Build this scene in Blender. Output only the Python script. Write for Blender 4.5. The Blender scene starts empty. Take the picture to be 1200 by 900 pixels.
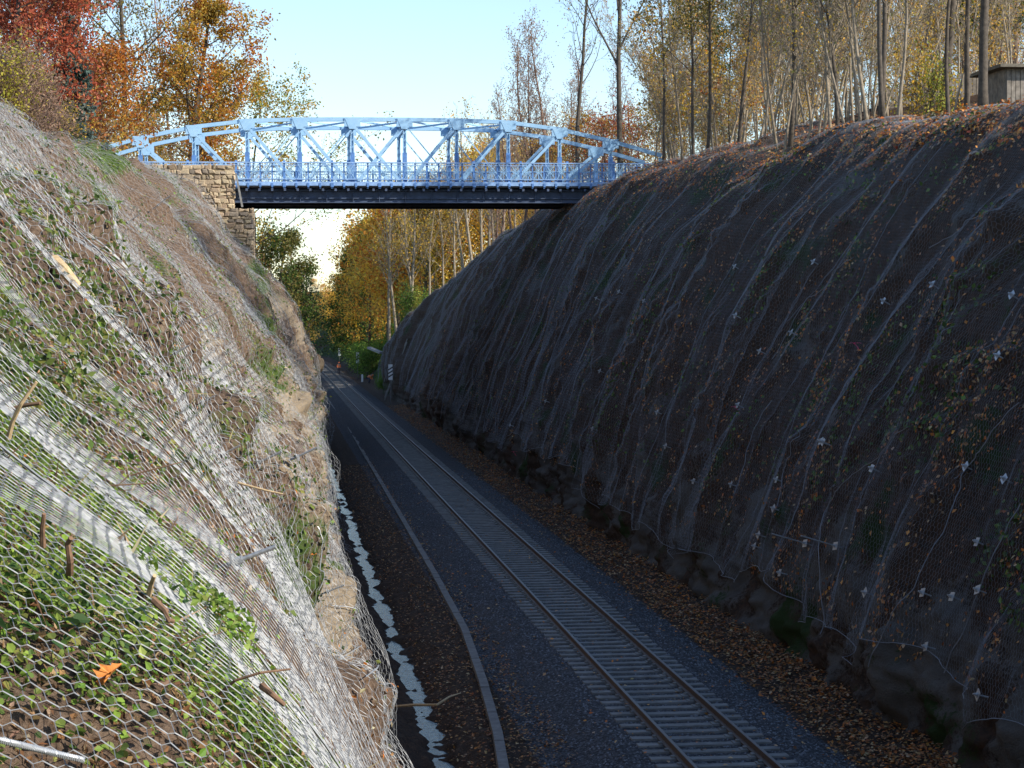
# Railway cutting under draped rockfall nets, blue truss bridge, autumn trees.
# World: X to the right of the track centre, Y along the track, Z above rail head (metres).
import bpy, math, random
import numpy as np
from mathutils import Vector, Matrix

scene = bpy.context.scene
COL = scene.collection
RNG = np.random.default_rng(7)
random.seed(7)

# ------------------------------------------------------------------ helpers
def mk(name, V, F, mat=None, parent=None, col=None, smooth=False, loc=None, attrs=None):
    """one mesh object from numpy arrays; F is an (n,k) array or a list of such"""
    V = np.asarray(V, dtype=np.float32).reshape(-1, 3)
    Fs = [np.asarray(f, dtype=np.int32) for f in (F if isinstance(F, list) else [F]) if len(f)]
    me = bpy.data.meshes.new(name)
    nl = sum(f.size for f in Fs); nf = sum(len(f) for f in Fs)
    me.vertices.add(len(V)); me.vertices.foreach_set('co', V.ravel())
    me.loops.add(nl); me.polygons.add(nf)
    me.loops.foreach_set('vertex_index', np.concatenate([f.ravel() for f in Fs]))
    tot = np.concatenate([np.full(len(f), f.shape[1], np.int32) for f in Fs])
    st = np.zeros(nf, np.int32); st[1:] = np.cumsum(tot)[:-1]
    me.polygons.foreach_set('loop_start', st)
    me.polygons.foreach_set('loop_total', tot)
    me.polygons.foreach_set('use_smooth', np.full(nf, smooth, dtype=bool))
    me.update(calc_edges=True)
    if col is not None:
        ca = me.color_attributes.new('Col', 'FLOAT_COLOR', 'POINT')
        c = np.ones((len(V), 4), np.float32); c[:, :3] = col
        ca.data.foreach_set('color', c.ravel())
    for k, a in (attrs or {}).items():
        at = me.attributes.new(k, 'FLOAT', 'POINT'); at.data.foreach_set('value', np.asarray(a, np.float32))
    ob = bpy.data.objects.new(name, me); COL.objects.link(ob)
    if mat: me.materials.append(mat)
    if parent is not None: ob.parent = parent
    if loc is not None: ob.location = loc
    return ob

def tag(o, label=None, cat=None, group=None, kind=None):
    if label: o['label'] = label
    if cat: o['category'] = cat
    if group: o['group'] = group
    if kind: o['kind'] = kind
    return o

def empty(name, loc, label, cat, group=None, rz=0.0):
    o = bpy.data.objects.new(name, None); COL.objects.link(o)
    o.empty_display_size = .2
    o.location = loc; o.rotation_euler = (0, 0, rz)
    return tag(o, label, cat, group)

def copy_tree(root, loc, rz=0.0, sc=1.0, label=None, group=None):
    r = root.copy(); COL.objects.link(r)
    r.location = loc; r.rotation_euler = (0, 0, rz)
    r.scale = (sc, sc, sc) if np.isscalar(sc) else sc
    if label: r['label'] = label
    if group: r['group'] = group
    for ch in root.children:
        c = ch.copy(); COL.objects.link(c); c.parent = r
        for g in ch.children:
            d = g.copy(); COL.objects.link(d); d.parent = c
    return r

class MB:
    """collects boxes, bars and tubes into one mesh"""
    def __init__(s): s.v = []; s.f4 = []; s.f3 = []; s.n = 0
    def add(s, V, F4=None, F3=None):
        V = np.asarray(V, float)
        s.v.append(V)
        if F4 is not None and len(F4): s.f4.append(np.asarray(F4) + s.n)
        if F3 is not None and len(F3): s.f3.append(np.asarray(F3) + s.n)
        s.n += len(V)
    BOXF = np.array([[0,3,2,1],[4,5,6,7],[0,1,5,4],[1,2,6,5],[2,3,7,6],[3,0,4,7]])
    def box(s, x0, x1, y0, y1, z0, z1):
        s.add([[x0,y0,z0],[x1,y0,z0],[x1,y1,z0],[x0,y1,z0],[x0,y0,z1],[x1,y0,z1],[x1,y1,z1],[x0,y1,z1]], s.BOXF)
    def bar(s, a, b, w, h, up=(0,0,1)):
        """rectangular bar from a to b: w along side, h along up"""
        a = np.array(a, float); b = np.array(b, float); d = b-a; L = np.linalg.norm(d); d /= L
        up = np.array(up, float); side = np.cross(d, up); side /= np.linalg.norm(side); up = np.cross(side, d)
        V = []
        for p in (a, b):
            for q, r in ((-1,-1),(1,-1),(1,1),(-1,1)): V.append(p + side*q*w/2 + up*r*h/2)
        s.add(V, s.BOXF)
    rmin = 0.
    def tube(s, pts, rad, k=6, cap=True):
        pts = np.asarray(pts, float); n = len(pts)
        rad = np.full(n, rad) if np.isscalar(rad) else np.asarray(rad, float)
        rad = np.maximum(rad, MB.rmin)
        t = np.gradient(pts, axis=0); t /= np.linalg.norm(t, axis=1)[:, None] + 1e-9
        ref = np.array([0,0,1.]) if abs(t[0][2]) < .9 else np.array([1.,0,0])
        e1 = np.cross(t, ref); e1 /= np.linalg.norm(e1, axis=1)[:, None] + 1e-9
        e2 = np.cross(t, e1)
        ang = np.arange(k)*2*np.pi/k
        V = pts[:, None] + rad[:, None, None]*(np.cos(ang)[None,:,None]*e1[:,None] + np.sin(ang)[None,:,None]*e2[:,None])
        i = np.arange(n-1)[:, None]*k; j = np.arange(k)[None]
        jn = (j+1) % k
        F = np.stack([i+j, i+jn, i+k+jn, i+k+j], -1).reshape(-1, 4)
        V = V.reshape(-1, 3); F3 = None
        if cap:
            V = np.vstack([V, pts[0], pts[-1]])
            a = np.arange(k); b = (a+1) % k
            F3 = np.vstack([np.stack([b, a, np.full(k, n*k)], -1), np.stack([a+(n-1)*k, b+(n-1)*k, np.full(k, n*k+1)], -1)])
        s.add(V, F, F3)
    def build(s, name, mat, parent=None, smooth=False, loc=None):
        V = np.vstack(s.v); F = []
        if s.f4: F.append(np.vstack(s.f4))
        if s.f3: F.append(np.vstack(s.f3))
        return mk(name, V, F, mat, parent, smooth=smooth, loc=loc)

# gradient noise (numpy)
_perm = np.random.default_rng(11).permutation(512).astype(np.int64)
_perm = np.concatenate([_perm, _perm, _perm])
_ga = np.random.default_rng(12).uniform(0, 2*np.pi, 512)
_gx, _gy = np.cos(_ga), np.sin(_ga)
def pn(x, y, seed=0):
    x = np.asarray(x, float) + seed*17.31; y = np.asarray(y, float) + seed*9.77
    x, y = np.broadcast_arrays(x, y)
    xi = np.floor(x).astype(np.int64); yi = np.floor(y).astype(np.int64)
    fx = x-xi; fy = y-yi; xi &= 511; yi &= 511
    def g(ix, iy, dx, dy):
        h = _perm[(_perm[ix & 511] + iy) & 511]
        return _gx[h]*dx + _gy[h]*dy
    u = fx*fx*fx*(fx*(fx*6-15)+10); w = fy*fy*fy*(fy*(fy*6-15)+10)
    a = g(xi, yi, fx, fy); b = g(xi+1, yi, fx-1, fy)
    c = g(xi, yi+1, fx, fy-1); d = g(xi+1, yi+1, fx-1, fy-1)
    return ((a+(b-a)*u) + ((c+(d-c)*u)-(a+(b-a)*u))*w)*1.5
def fbm(x, y, seed=0, o=4):
    r = 0; a = 1.
    for i in range(o):
        r = r + a*pn(x*2**i, y*2**i, seed+i*3); a *= .5
    return r
def sstep(a, b, x):
    t = np.clip((x-a)/(b-a), 0, 1); return t*t*(3-2*t)

# ------------------------------------------------------------------ materials
def new_mat(name):
    m = bpy.data.materials.new(name); m.use_nodes = True
    nt = m.node_tree; b = nt.nodes['Principled BSDF']
    return m, nt, b
def N(nt, typ, **kw):
    n = nt.nodes.new(typ)
    for k, v in kw.items():
        if k in n.inputs: n.inputs[k].default_value = v
        else: setattr(n, k, v)
    return n
def ramp(nt, fac, stops):
    r = nt.nodes.new('ShaderNodeValToRGB'); e = r.color_ramp.elements
    while len(e) < len(stops): e.new(.5)
    for i, (p, c) in enumerate(stops): e[i].position = p; e[i].color = (*c, 1)
    nt.links.new(fac, r.inputs[0]); return r.outputs[0]
def mix(nt, fac, a, b, mode='MIX'):
    n = nt.nodes.new('ShaderNodeMix'); n.data_type = 'RGBA'; n.blend_type = mode
    for s, v in ((n.inputs[0], fac), (n.inputs[6], a), (n.inputs[7], b)):
        if hasattr(v, 'links'): nt.links.new(v, s)
        else: s.default_value = v if np.isscalar(v) else (*v, 1)
    return n.outputs[2]
def noise(nt, scale, detail=6, rough=.6, vec=None, dist=0.):
    n = N(nt, 'ShaderNodeTexNoise', Scale=scale, Detail=detail, Roughness=rough, Distortion=dist)
    if vec is not None: nt.links.new(vec, n.inputs['Vector'])
    return n.outputs[0]
def pos(nt):
    return nt.nodes.new('ShaderNodeNewGeometry').outputs['Position']
def bump(nt, b, h, strength, dist):
    n = N(nt, 'ShaderNodeBump', Strength=strength, Distance=dist)
    nt.links.new(h, n.inputs['Height']); nt.links.new(n.outputs[0], b.inputs['Normal'])
def simple(name, c, rough=.7, metal=0., var=.25, scale=8., bumpd=0.):
    m, nt, b = new_mat(name)
    p = pos(nt); n = noise(nt, scale, 5, .6, p)
    lo = tuple(x*(1-var) for x in c); hi = tuple(min(1, x*(1+var)) for x in c)
    nt.links.new(ramp(nt, n, [(.3, lo), (.7, hi)]), b.inputs['Base Color'])
    b.inputs['Roughness'].default_value = rough; b.inputs['Metallic'].default_value = metal
    if bumpd: bump(nt, b, n, .6, bumpd)
    return m
def leafmat(name, trans=.35):
    m, nt, b = new_mat(name)
    a = N(nt, 'ShaderNodeAttribute', attribute_name='Col')
    nt.links.new(a.outputs['Color'], b.inputs['Base Color'])
    b.inputs['Roughness'].default_value = .55
    b.inputs['Specular IOR Level'].default_value = .25
    t = nt.nodes.new('ShaderNodeBsdfTranslucent'); nt.links.new(a.outputs['Color'], t.inputs[0])
    mx = nt.nodes.new('ShaderNodeMixShader'); mx.inputs[0].default_value = trans
    nt.links.new(b.outputs[0], mx.inputs[1]); nt.links.new(t.outputs[0], mx.inputs[2])
    nt.links.new(mx.outputs[0], nt.nodes['Material Output'].inputs[0])
    return m

M_LEAF = leafmat('leaf', .45)
M_LITTER = leafmat('dry_leaf', .12)
M_BARK = simple('bark', (.085, .068, .052), .9, 0, .45, 6, .02)
M_BARKP = simple('pale_bark', (.27, .22, .16), .9, 0, .4, 5, .02)
M_BARKR = simple('reddish_bark', (.20, .13, .10), .9, 0, .4, 5, .02)
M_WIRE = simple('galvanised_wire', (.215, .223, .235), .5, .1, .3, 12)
M_WIRED = simple('shaded_galvanised_wire', (.185, .195, .215), .5, .2, .25, 3)  # darker wire copy with the right slope's shade put into its colour
M_STEEL = simple('bright_steel', (.40, .41, .42), .4, .4, .1, 20)
M_RAIL = simple('rusty_rail', (.085, .055, .042), .6, .2, .3, 12)
M_RAILTOP = simple('worn_rail_head', (.17, .155, .15), .5, .5, .12, 12)
M_CONC = simple('concrete', (.24, .235, .225), .9, 0, .3, 5, .01)
M_CONCD = simple('old_concrete', (.16, .15, .14), .9, 0, .35, 4, .01)
M_WOOD = simple('weathered_wood', (.17, .14, .11), .85, 0, .4, 7, .01)
M_TWIG = simple('dead_twig', (.21, .12, .07), .85, 0, .4, 30, .003)
M_CUT = simple('cut_wood', (.50, .36, .20), .8, 0, .25, 40, .002)

def bank_mat(name, soil, litter, green, rock, dust):
    m, nt, b = new_mat(name); p = pos(nt)
    n1 = noise(nt, .9, 8, .65, p); n2 = noise(nt, 7., 8, .7, p); n3 = noise(nt, 28., 6, .7, p)
    c = mix(nt, ramp(nt, n2, [(.38, (0,)*3), (.62, (1,)*3)]), soil, litter)
    c = mix(nt, ramp(nt, n3, [(.42, (0,)*3), (.60, (.6,)*3)]), c, dust)
    g = N(nt, 'ShaderNodeAttribute', attribute_name='veg'); r = N(nt, 'ShaderNodeAttribute', attribute_name='rock')
    def mask(att, nz, w):
        a = N(nt, 'ShaderNodeMath', operation='ADD'); nt.links.new(att.outputs['Fac'], a.inputs[0])
        s = N(nt, 'ShaderNodeMath', operation='MULTIPLY_ADD'); nt.links.new(nz, s.inputs[0]); s.inputs[1].default_value = w; s.inputs[2].default_value = -w/2
        nt.links.new(s.outputs[0], a.inputs[1])
        return ramp(nt, a.outputs[0], [(.42, (0,)*3), (.58, (1,)*3)])
    rk = mix(nt, ramp(nt, n1, [(.35, (0,)*3), (.65, (1,)*3)]), tuple(x*.62 for x in rock), rock)
    rk = mix(nt, ramp(nt, n3, [(.3, (.55,)*3), (.5, (0,)*3)]), rk, tuple(x*.4 for x in rock))
    c = mix(nt, mask(r, n2, .9), c, rk)
    gr = mix(nt, n3, tuple(x*.55 for x in green), tuple(min(1, x*1.5) for x in green))
    c = mix(nt, mask(g, n2, 1.1), c, gr)
    nt.links.new(c, b.inputs['Base Color']); b.inputs['Roughness'].default_value = .95
    b.inputs['Specular IOR Level'].default_value = .15
    hs = mix(nt, .5, n2, n3)
    bump(nt, b, hs, .8, .09)
    return m
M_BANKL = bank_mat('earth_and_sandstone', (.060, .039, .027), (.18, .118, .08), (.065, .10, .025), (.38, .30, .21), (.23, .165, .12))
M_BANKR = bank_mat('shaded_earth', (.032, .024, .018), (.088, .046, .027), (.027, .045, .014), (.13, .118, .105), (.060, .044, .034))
# ------------------------------------------------------------------ camera geometry
CAM = np.array([-8.15, 0., 8.0]); FPX = 2400.
YAW = math.radians(6.65); PITCH = math.atan(78/FPX); ROLL = math.radians(.3)
cam = bpy.data.cameras.new('Camera'); camo = bpy.data.objects.new('Camera', cam); COL.objects.link(camo)
cam.sensor_width = 36; cam.lens = 36*FPX/1200; cam.clip_end = 8000; cam.clip_start = .05
R = Matrix.Rotation(-YAW, 3, 'Z') @ Matrix.Rotation(math.pi/2-PITCH, 3, 'X') @ Matrix.Rotation(-ROLL, 3, 'Z')
camo.matrix_world = Matrix.Translation(CAM) @ R.to_4x4()
scene.camera = camo
RM = np.array(R)
def ray(px, py):
    d = RM @ np.array([(px-600)/FPX, -(py-450)/FPX, -1.]); return d/np.linalg.norm(d)
def at_y(px, py, y):
    d = ray(px, py); return CAM + d*(y-CAM[1])/d[1]
def at_z(px, py, z):
    d = ray(px, py); return CAM + d*(z-CAM[2])/d[2]

# ------------------------------------------------------------------ track line and bank profiles
def cx(v):
    v = np.asarray(v, float)
    return -np.clip(v-330, 0, None)**2/10000 - np.clip(v-430, 0, None)**2/700
SL = {
 -40: [(-5.9,-.7),(-7.2,4.6),(-7.9,6.2),(-8.8,6.8),(-12,9.2),(-16,12.8)],
 0: [(-5.9,-.7),(-7.2,4.6),(-7.8,6.1),(-8.4,6.5),(-8.9,6.7),(-9.6,7.2),(-12,9.6),(-16,13)],
 5: [(-5.9,-.7),(-7.2,5),(-7.8,6.15),(-8.43,6.6),(-8.84,6.75),(-9.6,7.3),(-12,9.8),(-16,13.2)],
 7.5: [(-6.4,-.7),(-7.4,4.8),(-7.85,5.9),(-8.2,6.5),(-8.7,6.98),(-9.15,7.18),(-10,7.9),(-12.2,10),(-16,13.3)],
 13: [(-6.4,-.7),(-7.8,4.3),(-8.5,5.5),(-9.0,6.3),(-9.7,7.0),(-12,9.8),(-16,13.5)],
 20: [(-6.35,-.7),(-7.6,2.9),(-8.8,5.1),(-10.3,7.3),(-12.5,10),(-16.4,13.8)],
 30: [(-6.2,-.7),(-7.75,2.3),(-9.3,5),(-11.1,7.6),(-14,11),(-17,14)],
 48: [(-6.25,-.7),(-8.2,3.4),(-10.7,7.3),(-13.5,10.9),(-17,14.0)],
 70: [(-6.05,-.7),(-7.3,3.6),(-10.3,8),(-14,11.9),(-17.5,14.6)],
 105: [(-5.7,-.7),(-6.8,4.3),(-8.6,8.5),(-12,12.2),(-17.5,14.8)],
 118: [(-5.6,-.7),(-6.3,4.2),(-8.0,7.8),(-10.6,11.8),(-13.6,15.2),(-15,16.2),(-16.5,16.4)],
 126: [(-5.5,-.7),(-6,4),(-7.2,7),(-9.2,10.6),(-12.5,14.7),(-13.6,16.4),(-15,16.9)],
 150: [(-5.3,-.7),(-6,4),(-8,8),(-11,12),(-15,15.5)],
 200: [(-5.5,-.7),(-7,2.4),(-10,4.5),(-14,6)],
 260: [(-5.5,-.7),(-8,1.5),(-12,2.4),(-18,2.8)],
 700: [(-5.5,-.7),(-8,1.5),(-12,2.4),(-18,2.8)],
}
def rp(c, u=12.): 
    k = c/13.8
    return [(4.5,-.7),(4.95,1.5*k),(5.9,4.1*k),(7.7*u/12,7.9*k),(9.3*u/12,10.7*k),(10.6*u/12,12.2*k),(u,13.5*k)]
SR = {-45: rp(12.2), 38: rp(12.4), 55: rp(13.8), 84: rp(14.9), 110: rp(16.1), 132: rp(16.2), 160: rp(16), 185: rp(15), 200: rp(13.8, 11.5),  # first two crests are out of view, kept low to shape the sunlight
 213: [(4.3,-.7),(4.6,3),(5.4,6),(7,8.8),(8.6,10.2)],
 224: [(4.2,-.7),(4.3,3),(4.7,5),(6.2,7.2),(8,8.4)],
 232: [(4.1,-.7),(4.15,2.5),(4.4,4.8),(5.5,6.2),(7.5,7.2)],
 238: [(5.2,-.7),(6.2,1.5),(8,3.4),(10,5.5),(13,7.5)],
 260: [(5.5,-.7),(8,2.4),(12,5.6),(16,8.5)],
 300: [(5,-.7),(9,3),(14,7),(20,10)],
 700: [(5,-.7),(9,3),(14,7),(20,10)]}
NT = 96
TV = np.arange(-45, 700.1, .5)
def gauss_smooth(A, sig, axis):
    k = int(sig*3)+1; w = np.exp(-.5*(np.arange(-k, k+1)/sig)**2); w /= w.sum()
    pad = [(0,0)]*A.ndim; pad[axis] = (k, k)
    B = np.pad(A, pad, mode='reflect', reflect_type='odd'); out = 0
    for i, ww in enumerate(w):
        sl = [slice(None)]*A.ndim; sl[axis] = slice(i, i+A.shape[axis]); out = out + ww*B[tuple(sl)]
    return out
def build_table(ST, sgn):
    vs = sorted(ST); prof = []
    for v in vs:
        p = np.array(ST[v], float); e = p[-1]
        p = np.vstack([p, [e[0]+sgn*1.2, e[1]+.35], [e[0]+sgn*5, e[1]+1.0]])
        s = np.concatenate([[0], np.cumsum(np.hypot(*np.diff(p, axis=0).T))])
        q = np.linspace(0, s[-1], NT)
        prof.append(gauss_smooth(np.stack([np.interp(q, s, p[:,0]), np.interp(q, s, p[:,1])], -1), 1.6, 0))
    prof = np.array(prof)
    T = np.empty((len(TV), NT, 2))
    for j in range(NT):
        for k in range(2): T[:, j, k] = np.interp(TV, vs, prof[:, j, k])
    T = gauss_smooth(T, 2.4, 0)
    T[:, :, 0] += cx(TV)[:, None]
    tt = np.linspace(0, 1, NT)[None]; wt = sstep(.55, .9, tt); am = 1. if sgn > 0 else .45
    vv = TV[:, None]+0*tt; far = sstep(16, 40, vv)
    T[:, :, 1] += am*wt*far*(1.0*pn(vv/11, tt*3, 71) + .45*pn(vv/3.6, tt*5, 72))
    L = np.hypot(*np.moveaxis(np.diff(T, axis=1), -1, 0)).sum(1)
    return T, L
TAB = {'l': build_table(SL, -1), 'r': build_table(SR, 1)}
def base(side, v, s):
    T, L = TAB[side]
    v, s = np.broadcast_arrays(np.asarray(v, float), np.asarray(s, float))
    fi = np.clip((v-TV[0])/.5, 0, len(TV)-1.001); i = fi.astype(int); a = fi-i
    Lv = L[i]*(1-a)+L[i+1]*a
    fj = np.clip(s/Lv, 0, 1)*(NT-1); fj = np.clip(fj, 0, NT-1.001); j = fj.astype(int); b = fj-j
    P = ((T[i,j]*(1-a)[...,None]+T[i+1,j]*a[...,None])*(1-b)[...,None] + (T[i,j+1]*(1-a)[...,None]+T[i+1,j+1]*a[...,None])*b[...,None])
    return np.stack([P[...,0], v, P[...,1]], -1)
def Lof(side, v): return np.interp(v, TV, TAB[side][1])
def normal(side, v, s):
    v, s = np.broadcast_arrays(np.asarray(v, float), np.asarray(s, float))
    Lv = Lof(side, v)
    a = base(side, v, np.minimum(s+.3, Lv)) - base(side, v, np.maximum(s-.3, 0))
    f0 = s/Lv
    b = base(side, v+.6, f0*Lof(side, v+.6)) - base(side, v-.6, f0*Lof(side, v-.6))
    n = np.cross(b, a) if side == 'l' else np.cross(a, b)
    n /= np.linalg.norm(n, axis=-1)[..., None]+1e-9
    flip = np.where((n[...,2] < 0) & (np.abs(n[...,2]) > .3), -1., 1.)
    return n*flip[..., None]

# relief of the bare banks and of the net lying over them (offsets along the normal)
def gul(side, v, s):
    sd = 1 if side == 'l' else 40
    near = (.28 + .72*sstep(10, 24, v)) if side == 'l' else 1.
    Lv = Lof(side, v)
    edge = sstep(0, 1.5 if side == 'r' else 5., s)*(1-.8*sstep(Lv-6.5, Lv-4.5, s))
    w = 1.25 if side == 'l' else 1.1
    m = 0.
    if side == 'l': m = (-.60 + .64*sstep(4.7, 6.7, v + .2*(s-8.5)) - .04*sstep(7, 12.5, v))*sstep(4, 6.5, s)
    bigw = 1.55 if side == 'l' else .7
    return m + near*edge*w*(bigw*pn(v/6.2 + .5*pn(v/9, s/6, sd+5), s/12, sd) + .30*pn(v/2.2 + .3*pn(v/5, s/3, sd+6), s/6, sd+1))
def relief(side, v, s):
    sd = 1 if side == 'l' else 40
    near = (.45 + .55*sstep(8, 20, v)) if side == 'l' else 1.
    g = gul(side, v, s)
    ledge = pn(v/3.0, s/.9, sd+9)
    r = near*((.26 if side == 'l' else .26)*fbm(v/1.3, s/1.1, sd+2, 3) + .07*np.abs(ledge)) + .045*fbm(v/.33, s/.33, sd+3, 3)
    q1 = np.abs(pn(v/1.5+.4*pn(v/.8, s/.8, 83), s/1.1, 81)); q2 = np.abs(pn(v/.55, s/.38, 82))
    if side == 'r': r = r + (1-sstep(1.2, 3.2, s))*(.34*q1 + .22*q2 - .2)
    else: r = r + sstep(10, 20, v)*(1-sstep(6, 13, s))*(.75*q1 + .28*q2 - .30)
    return g + r
def netoff(side, v, s):
    sd = 21 if side == 'l' else 61
    g = gul(side, v, s)
    Lv = Lof(side, v); near = (.20 + .80*sstep(9, 22, v)) if side == 'l' else .8
    top = 1-(.75*sstep(Lv-7, Lv-4.6, s) if side == 'l' else .8*sstep(Lv-12, Lv-6, s))
    x = v/2.1 + .9*pn(v/6, s/5, sd+1) + .03*s
    if side == 'r': x = v/2.9 + 1.5*pn(v/9, s/13, sd+1) + .05*s
    f1 = (1-np.minimum(1, np.abs(pn(x, s/(9. if side == 'l' else 11.), sd))*1.9))**(2.2 if side == 'l' else 1.7)
    f2 = (1-np.minimum(1, np.abs(pn(v/.95+.6*pn(v/3, s/3, sd+3), s/4, sd+4))*1.7))**2.
    if side == 'r': f1 = f1*(.25 + .95*sstep(-.35, .35, pn(v/7, s/9, 88)))
    bul = .24*pn(v/1.3, s/1.6, sd+7) if side == 'l' else .20*pn(v/2.2, s/3., sd+7) + .05*pn(v/.4, s/.5, sd+8)
    hem = 1+(.3 if side == 'l' else 1.0)*np.exp(-s/2.2)
    fold = top*(near*hem*(.36*f1 + (.07 if side == 'l' else 0.)*f2*sstep(8, 16, v)) + bul*hem*near)
    m_ = .80 if side == 'l' else .7
    net = m_*g + .16 + fold + (.2*(g if side == 'l' else 0)*(v < 12) )
    near2 = .03 + .0*v
    return np.maximum(net, relief(side, v, s) + near2 + .02)
def netpt(side, v, s): return base(side, v, s) + normal(side, v, s)*netoff(side, v, s)[..., None]
def gndpt(side, v, s): return base(side, v, s) + normal(side, v, s)*relief(side, v, s)[..., None]

def hit0(px, py, side):
    """first point of a bank met by the line of sight: returns (v, s)"""
    d = ray(px, py); T, L = TAB[side]
    for k in np.arange(5., 420., .25):
        p = CAM + d*k/d[1]*1.0
        i = int(np.clip(round((p[1]-TV[0])/.5), 0, len(TV)-1)); u = T[i,:,0]; z = T[i,:,1]
        if p[2] < z[-1] and p[2] > z[0]-.5:
            us = np.interp(p[2], np.maximum.accumulate(z), u)
            if (side == 'r' and p[0] > us-.25) or (side == 'l' and p[0] < us+.25):
                seg = np.hypot(np.diff(u), np.diff(z)); ss = np.concatenate([[0], np.cumsum(seg)])
                return p[1], np.interp(p[2], np.maximum.accumulate(z), ss)
    return None

def project(P):
    q = RM.T @ (np.asarray(P)-CAM); return 600 - FPX*q[0]/q[2], 450 + FPX*q[1]/q[2]
BANK = {}
def hit(px, py, side):
    """(v, s) of the first point of a bank met by the line of sight"""
    ob, Fq, Vg, Sg = BANK[side]
    dx = dy = 0.; best = None; be = 1e9
    for k in range(7):
        ok, P, n, f = ob.ray_cast(Vector(CAM), Vector(ray(px+dx, py+dy)))
        if not ok: break
        v = float(Vg[Fq[f]].mean()); sv = min(float(Sg[Fq[f]].mean()), float(Lof(side, v))-.1)
        q = netpt(side, np.array(v), np.array(sv))-CAM; q = RM.T @ q
        ex = px-(600-FPX*q[0]/q[2]); ey = py-(450+FPX*q[1]/q[2]); e = math.hypot(ex, ey)
        if e < be: best, be = (v, sv), e
        dx += .7*ex; dy += .7*ey
    return best

# ------------------------------------------------------------------ ground meshes
def vegmask(v, s, sd): return .30 + .55*fbm(v/2.6, s/2.6, sd, 3)
def build_bank(side, name, mat, vcols, nrow, qs, rise):
    Lv = Lof(side, vcols)
    t = np.linspace(0, 1, nrow)
    S = t[None]*Lv[:, None]; Vv = np.repeat(vcols[:, None], nrow, 1)
    P = gndpt(side, Vv, S)
    sgn = -1 if side == 'l' else 1
    e = P[:, -1]; ext = []
    for q in qs:
        z = e[:, 2] + rise*np.minimum(q, 22) + .35*fbm(vcols/6, q/6+0*vcols, 77, 3)*min(1, q/3)
        ext.append(np.stack([e[:,0]+sgn*q, e[:,1], z], -1))
    P = np.concatenate([P, np.stack(ext, 1)], 1)
    nr = nrow+len(qs); nc = len(vcols)
    i = np.arange(nc-1)[:, None]*nr; j = np.arange(nr-1)[None]
    F = np.stack([i+j, i+nr+j, i+nr+j+1, i+j+1], -1).reshape(-1, 4)
    if side == 'r': F = F[:, ::-1]
    Sx = np.concatenate([S, Lv[:, None]+np.array(qs)[None]], 1); Vx = np.repeat(vcols[:, None], nr, 1)
    veg = vegmask(Vx, Sx, 91 if side == 'l' else 95)
    lowrock = (1-sstep(5, 13, Sx)) if side == 'l' else (1-sstep(1.5, 5, Sx))
    rock = .12 + .42*lowrock + .6*fbm(Vx/2.2, Sx/3., 97, 3)
    if side == 'l':
        veg = veg - .12*lowrock; rock = rock*sstep(9, 26, Vx)
        veg = veg + .35*sstep(185, 230, Vx)
    else:
        veg = veg + .5*sstep(225, 245, Vx) - .12
    ob = mk(name, P.reshape(-1, 3), F, mat, smooth=True, attrs={'veg': veg.ravel(), 'rock': rock.ravel()})
    BANK[side] = (ob, F, Vx.ravel(), Sx.ravel())
    return tag(ob, kind='structure')
def vsteps(segs):
    out = []
    for a, b, f in segs:
        v = a
        while v < b: out.append(v); v += f(v)
    out.append(segs[-1][1]); return np.array(out)
QS = [.4,1,1.8,3,4.5,6.5,9,12,16,22,30,45,70,120,250]
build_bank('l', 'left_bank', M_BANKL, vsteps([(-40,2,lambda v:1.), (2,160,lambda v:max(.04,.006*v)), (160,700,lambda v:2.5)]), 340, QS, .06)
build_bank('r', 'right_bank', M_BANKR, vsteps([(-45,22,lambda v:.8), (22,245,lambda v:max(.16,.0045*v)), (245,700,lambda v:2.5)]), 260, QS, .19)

# floor of the cutting: cross-section swept along the track
FX = [(-6.6,-.75),(-5.6,-.72),(-5.35,-.86),(-5.1,-1.0),(-4.92,-1.14),(-4.72,-1.1),(-4.4,-.88),(-3.95,-.66),(-3.4,-.62),(-2.9,-.6),(-2.45,-.5),(-1.75,-.215),
      (-1.3,-.2),(-.6,-.215),(0,-.225),(.6,-.215),(1.3,-.2),(1.75,-.215),(2.5,-.5),(3.0,-.62),(3.6,-.6),(4.2,-.5),(5.0,-.45),(6.4,-.3)]
xs = np.array([p[0] for p in FX]); zs = np.array([p[1] for p in FX])
fx = np.concatenate([np.arange(-6.6, -5.5, .1), np.arange(-5.5, -4.2, .03), np.arange(-4.2, 6.41, .1)]); fz = np.interp(fx, xs, zs)
fv = vsteps([(-45,28,lambda v:1.), (28,120,lambda v:.0022*v), (120,700,lambda v:.012*v)])
VV, XX = np.meshgrid(fv, fx, indexing='ij')
rough = np.where(np.abs(XX) < 2.4, .012, .05)
ditch = np.exp(-((XX+4.85)/.5)**2)
ZZ = fz[None] + rough*fbm(VV/.5, XX/.5, 120, 3) + ditch*(.13*fbm(VV/1.6, XX/.8, 122, 3) + .035*fbm(VV/.5, XX/.4, 125, 2)) + .06*pn(VV/3, XX/2, 123)*(np.abs(XX) > 2.6)
ZZ = ZZ + .05*fbm(VV/.35, XX/.35, 124, 2)*(np.abs(XX) > 3)
nr = len(fx)
i = np.arange(len(fv)-1)[:, None]*nr; j = np.arange(nr-1)[None]
F = np.stack([i+j, i+j+1, i+nr+j+1, i+nr+j], -1).reshape(-1, 4)
m, nt, b = new_mat('cutting_floor'); p = pos(nt)
gx = N(nt, 'ShaderNodeAttribute', attribute_name='ballast')
vor = N(nt, 'ShaderNodeTexVoronoi', Scale=19.); nt.links.new(p, vor.inputs['Vector'])
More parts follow.
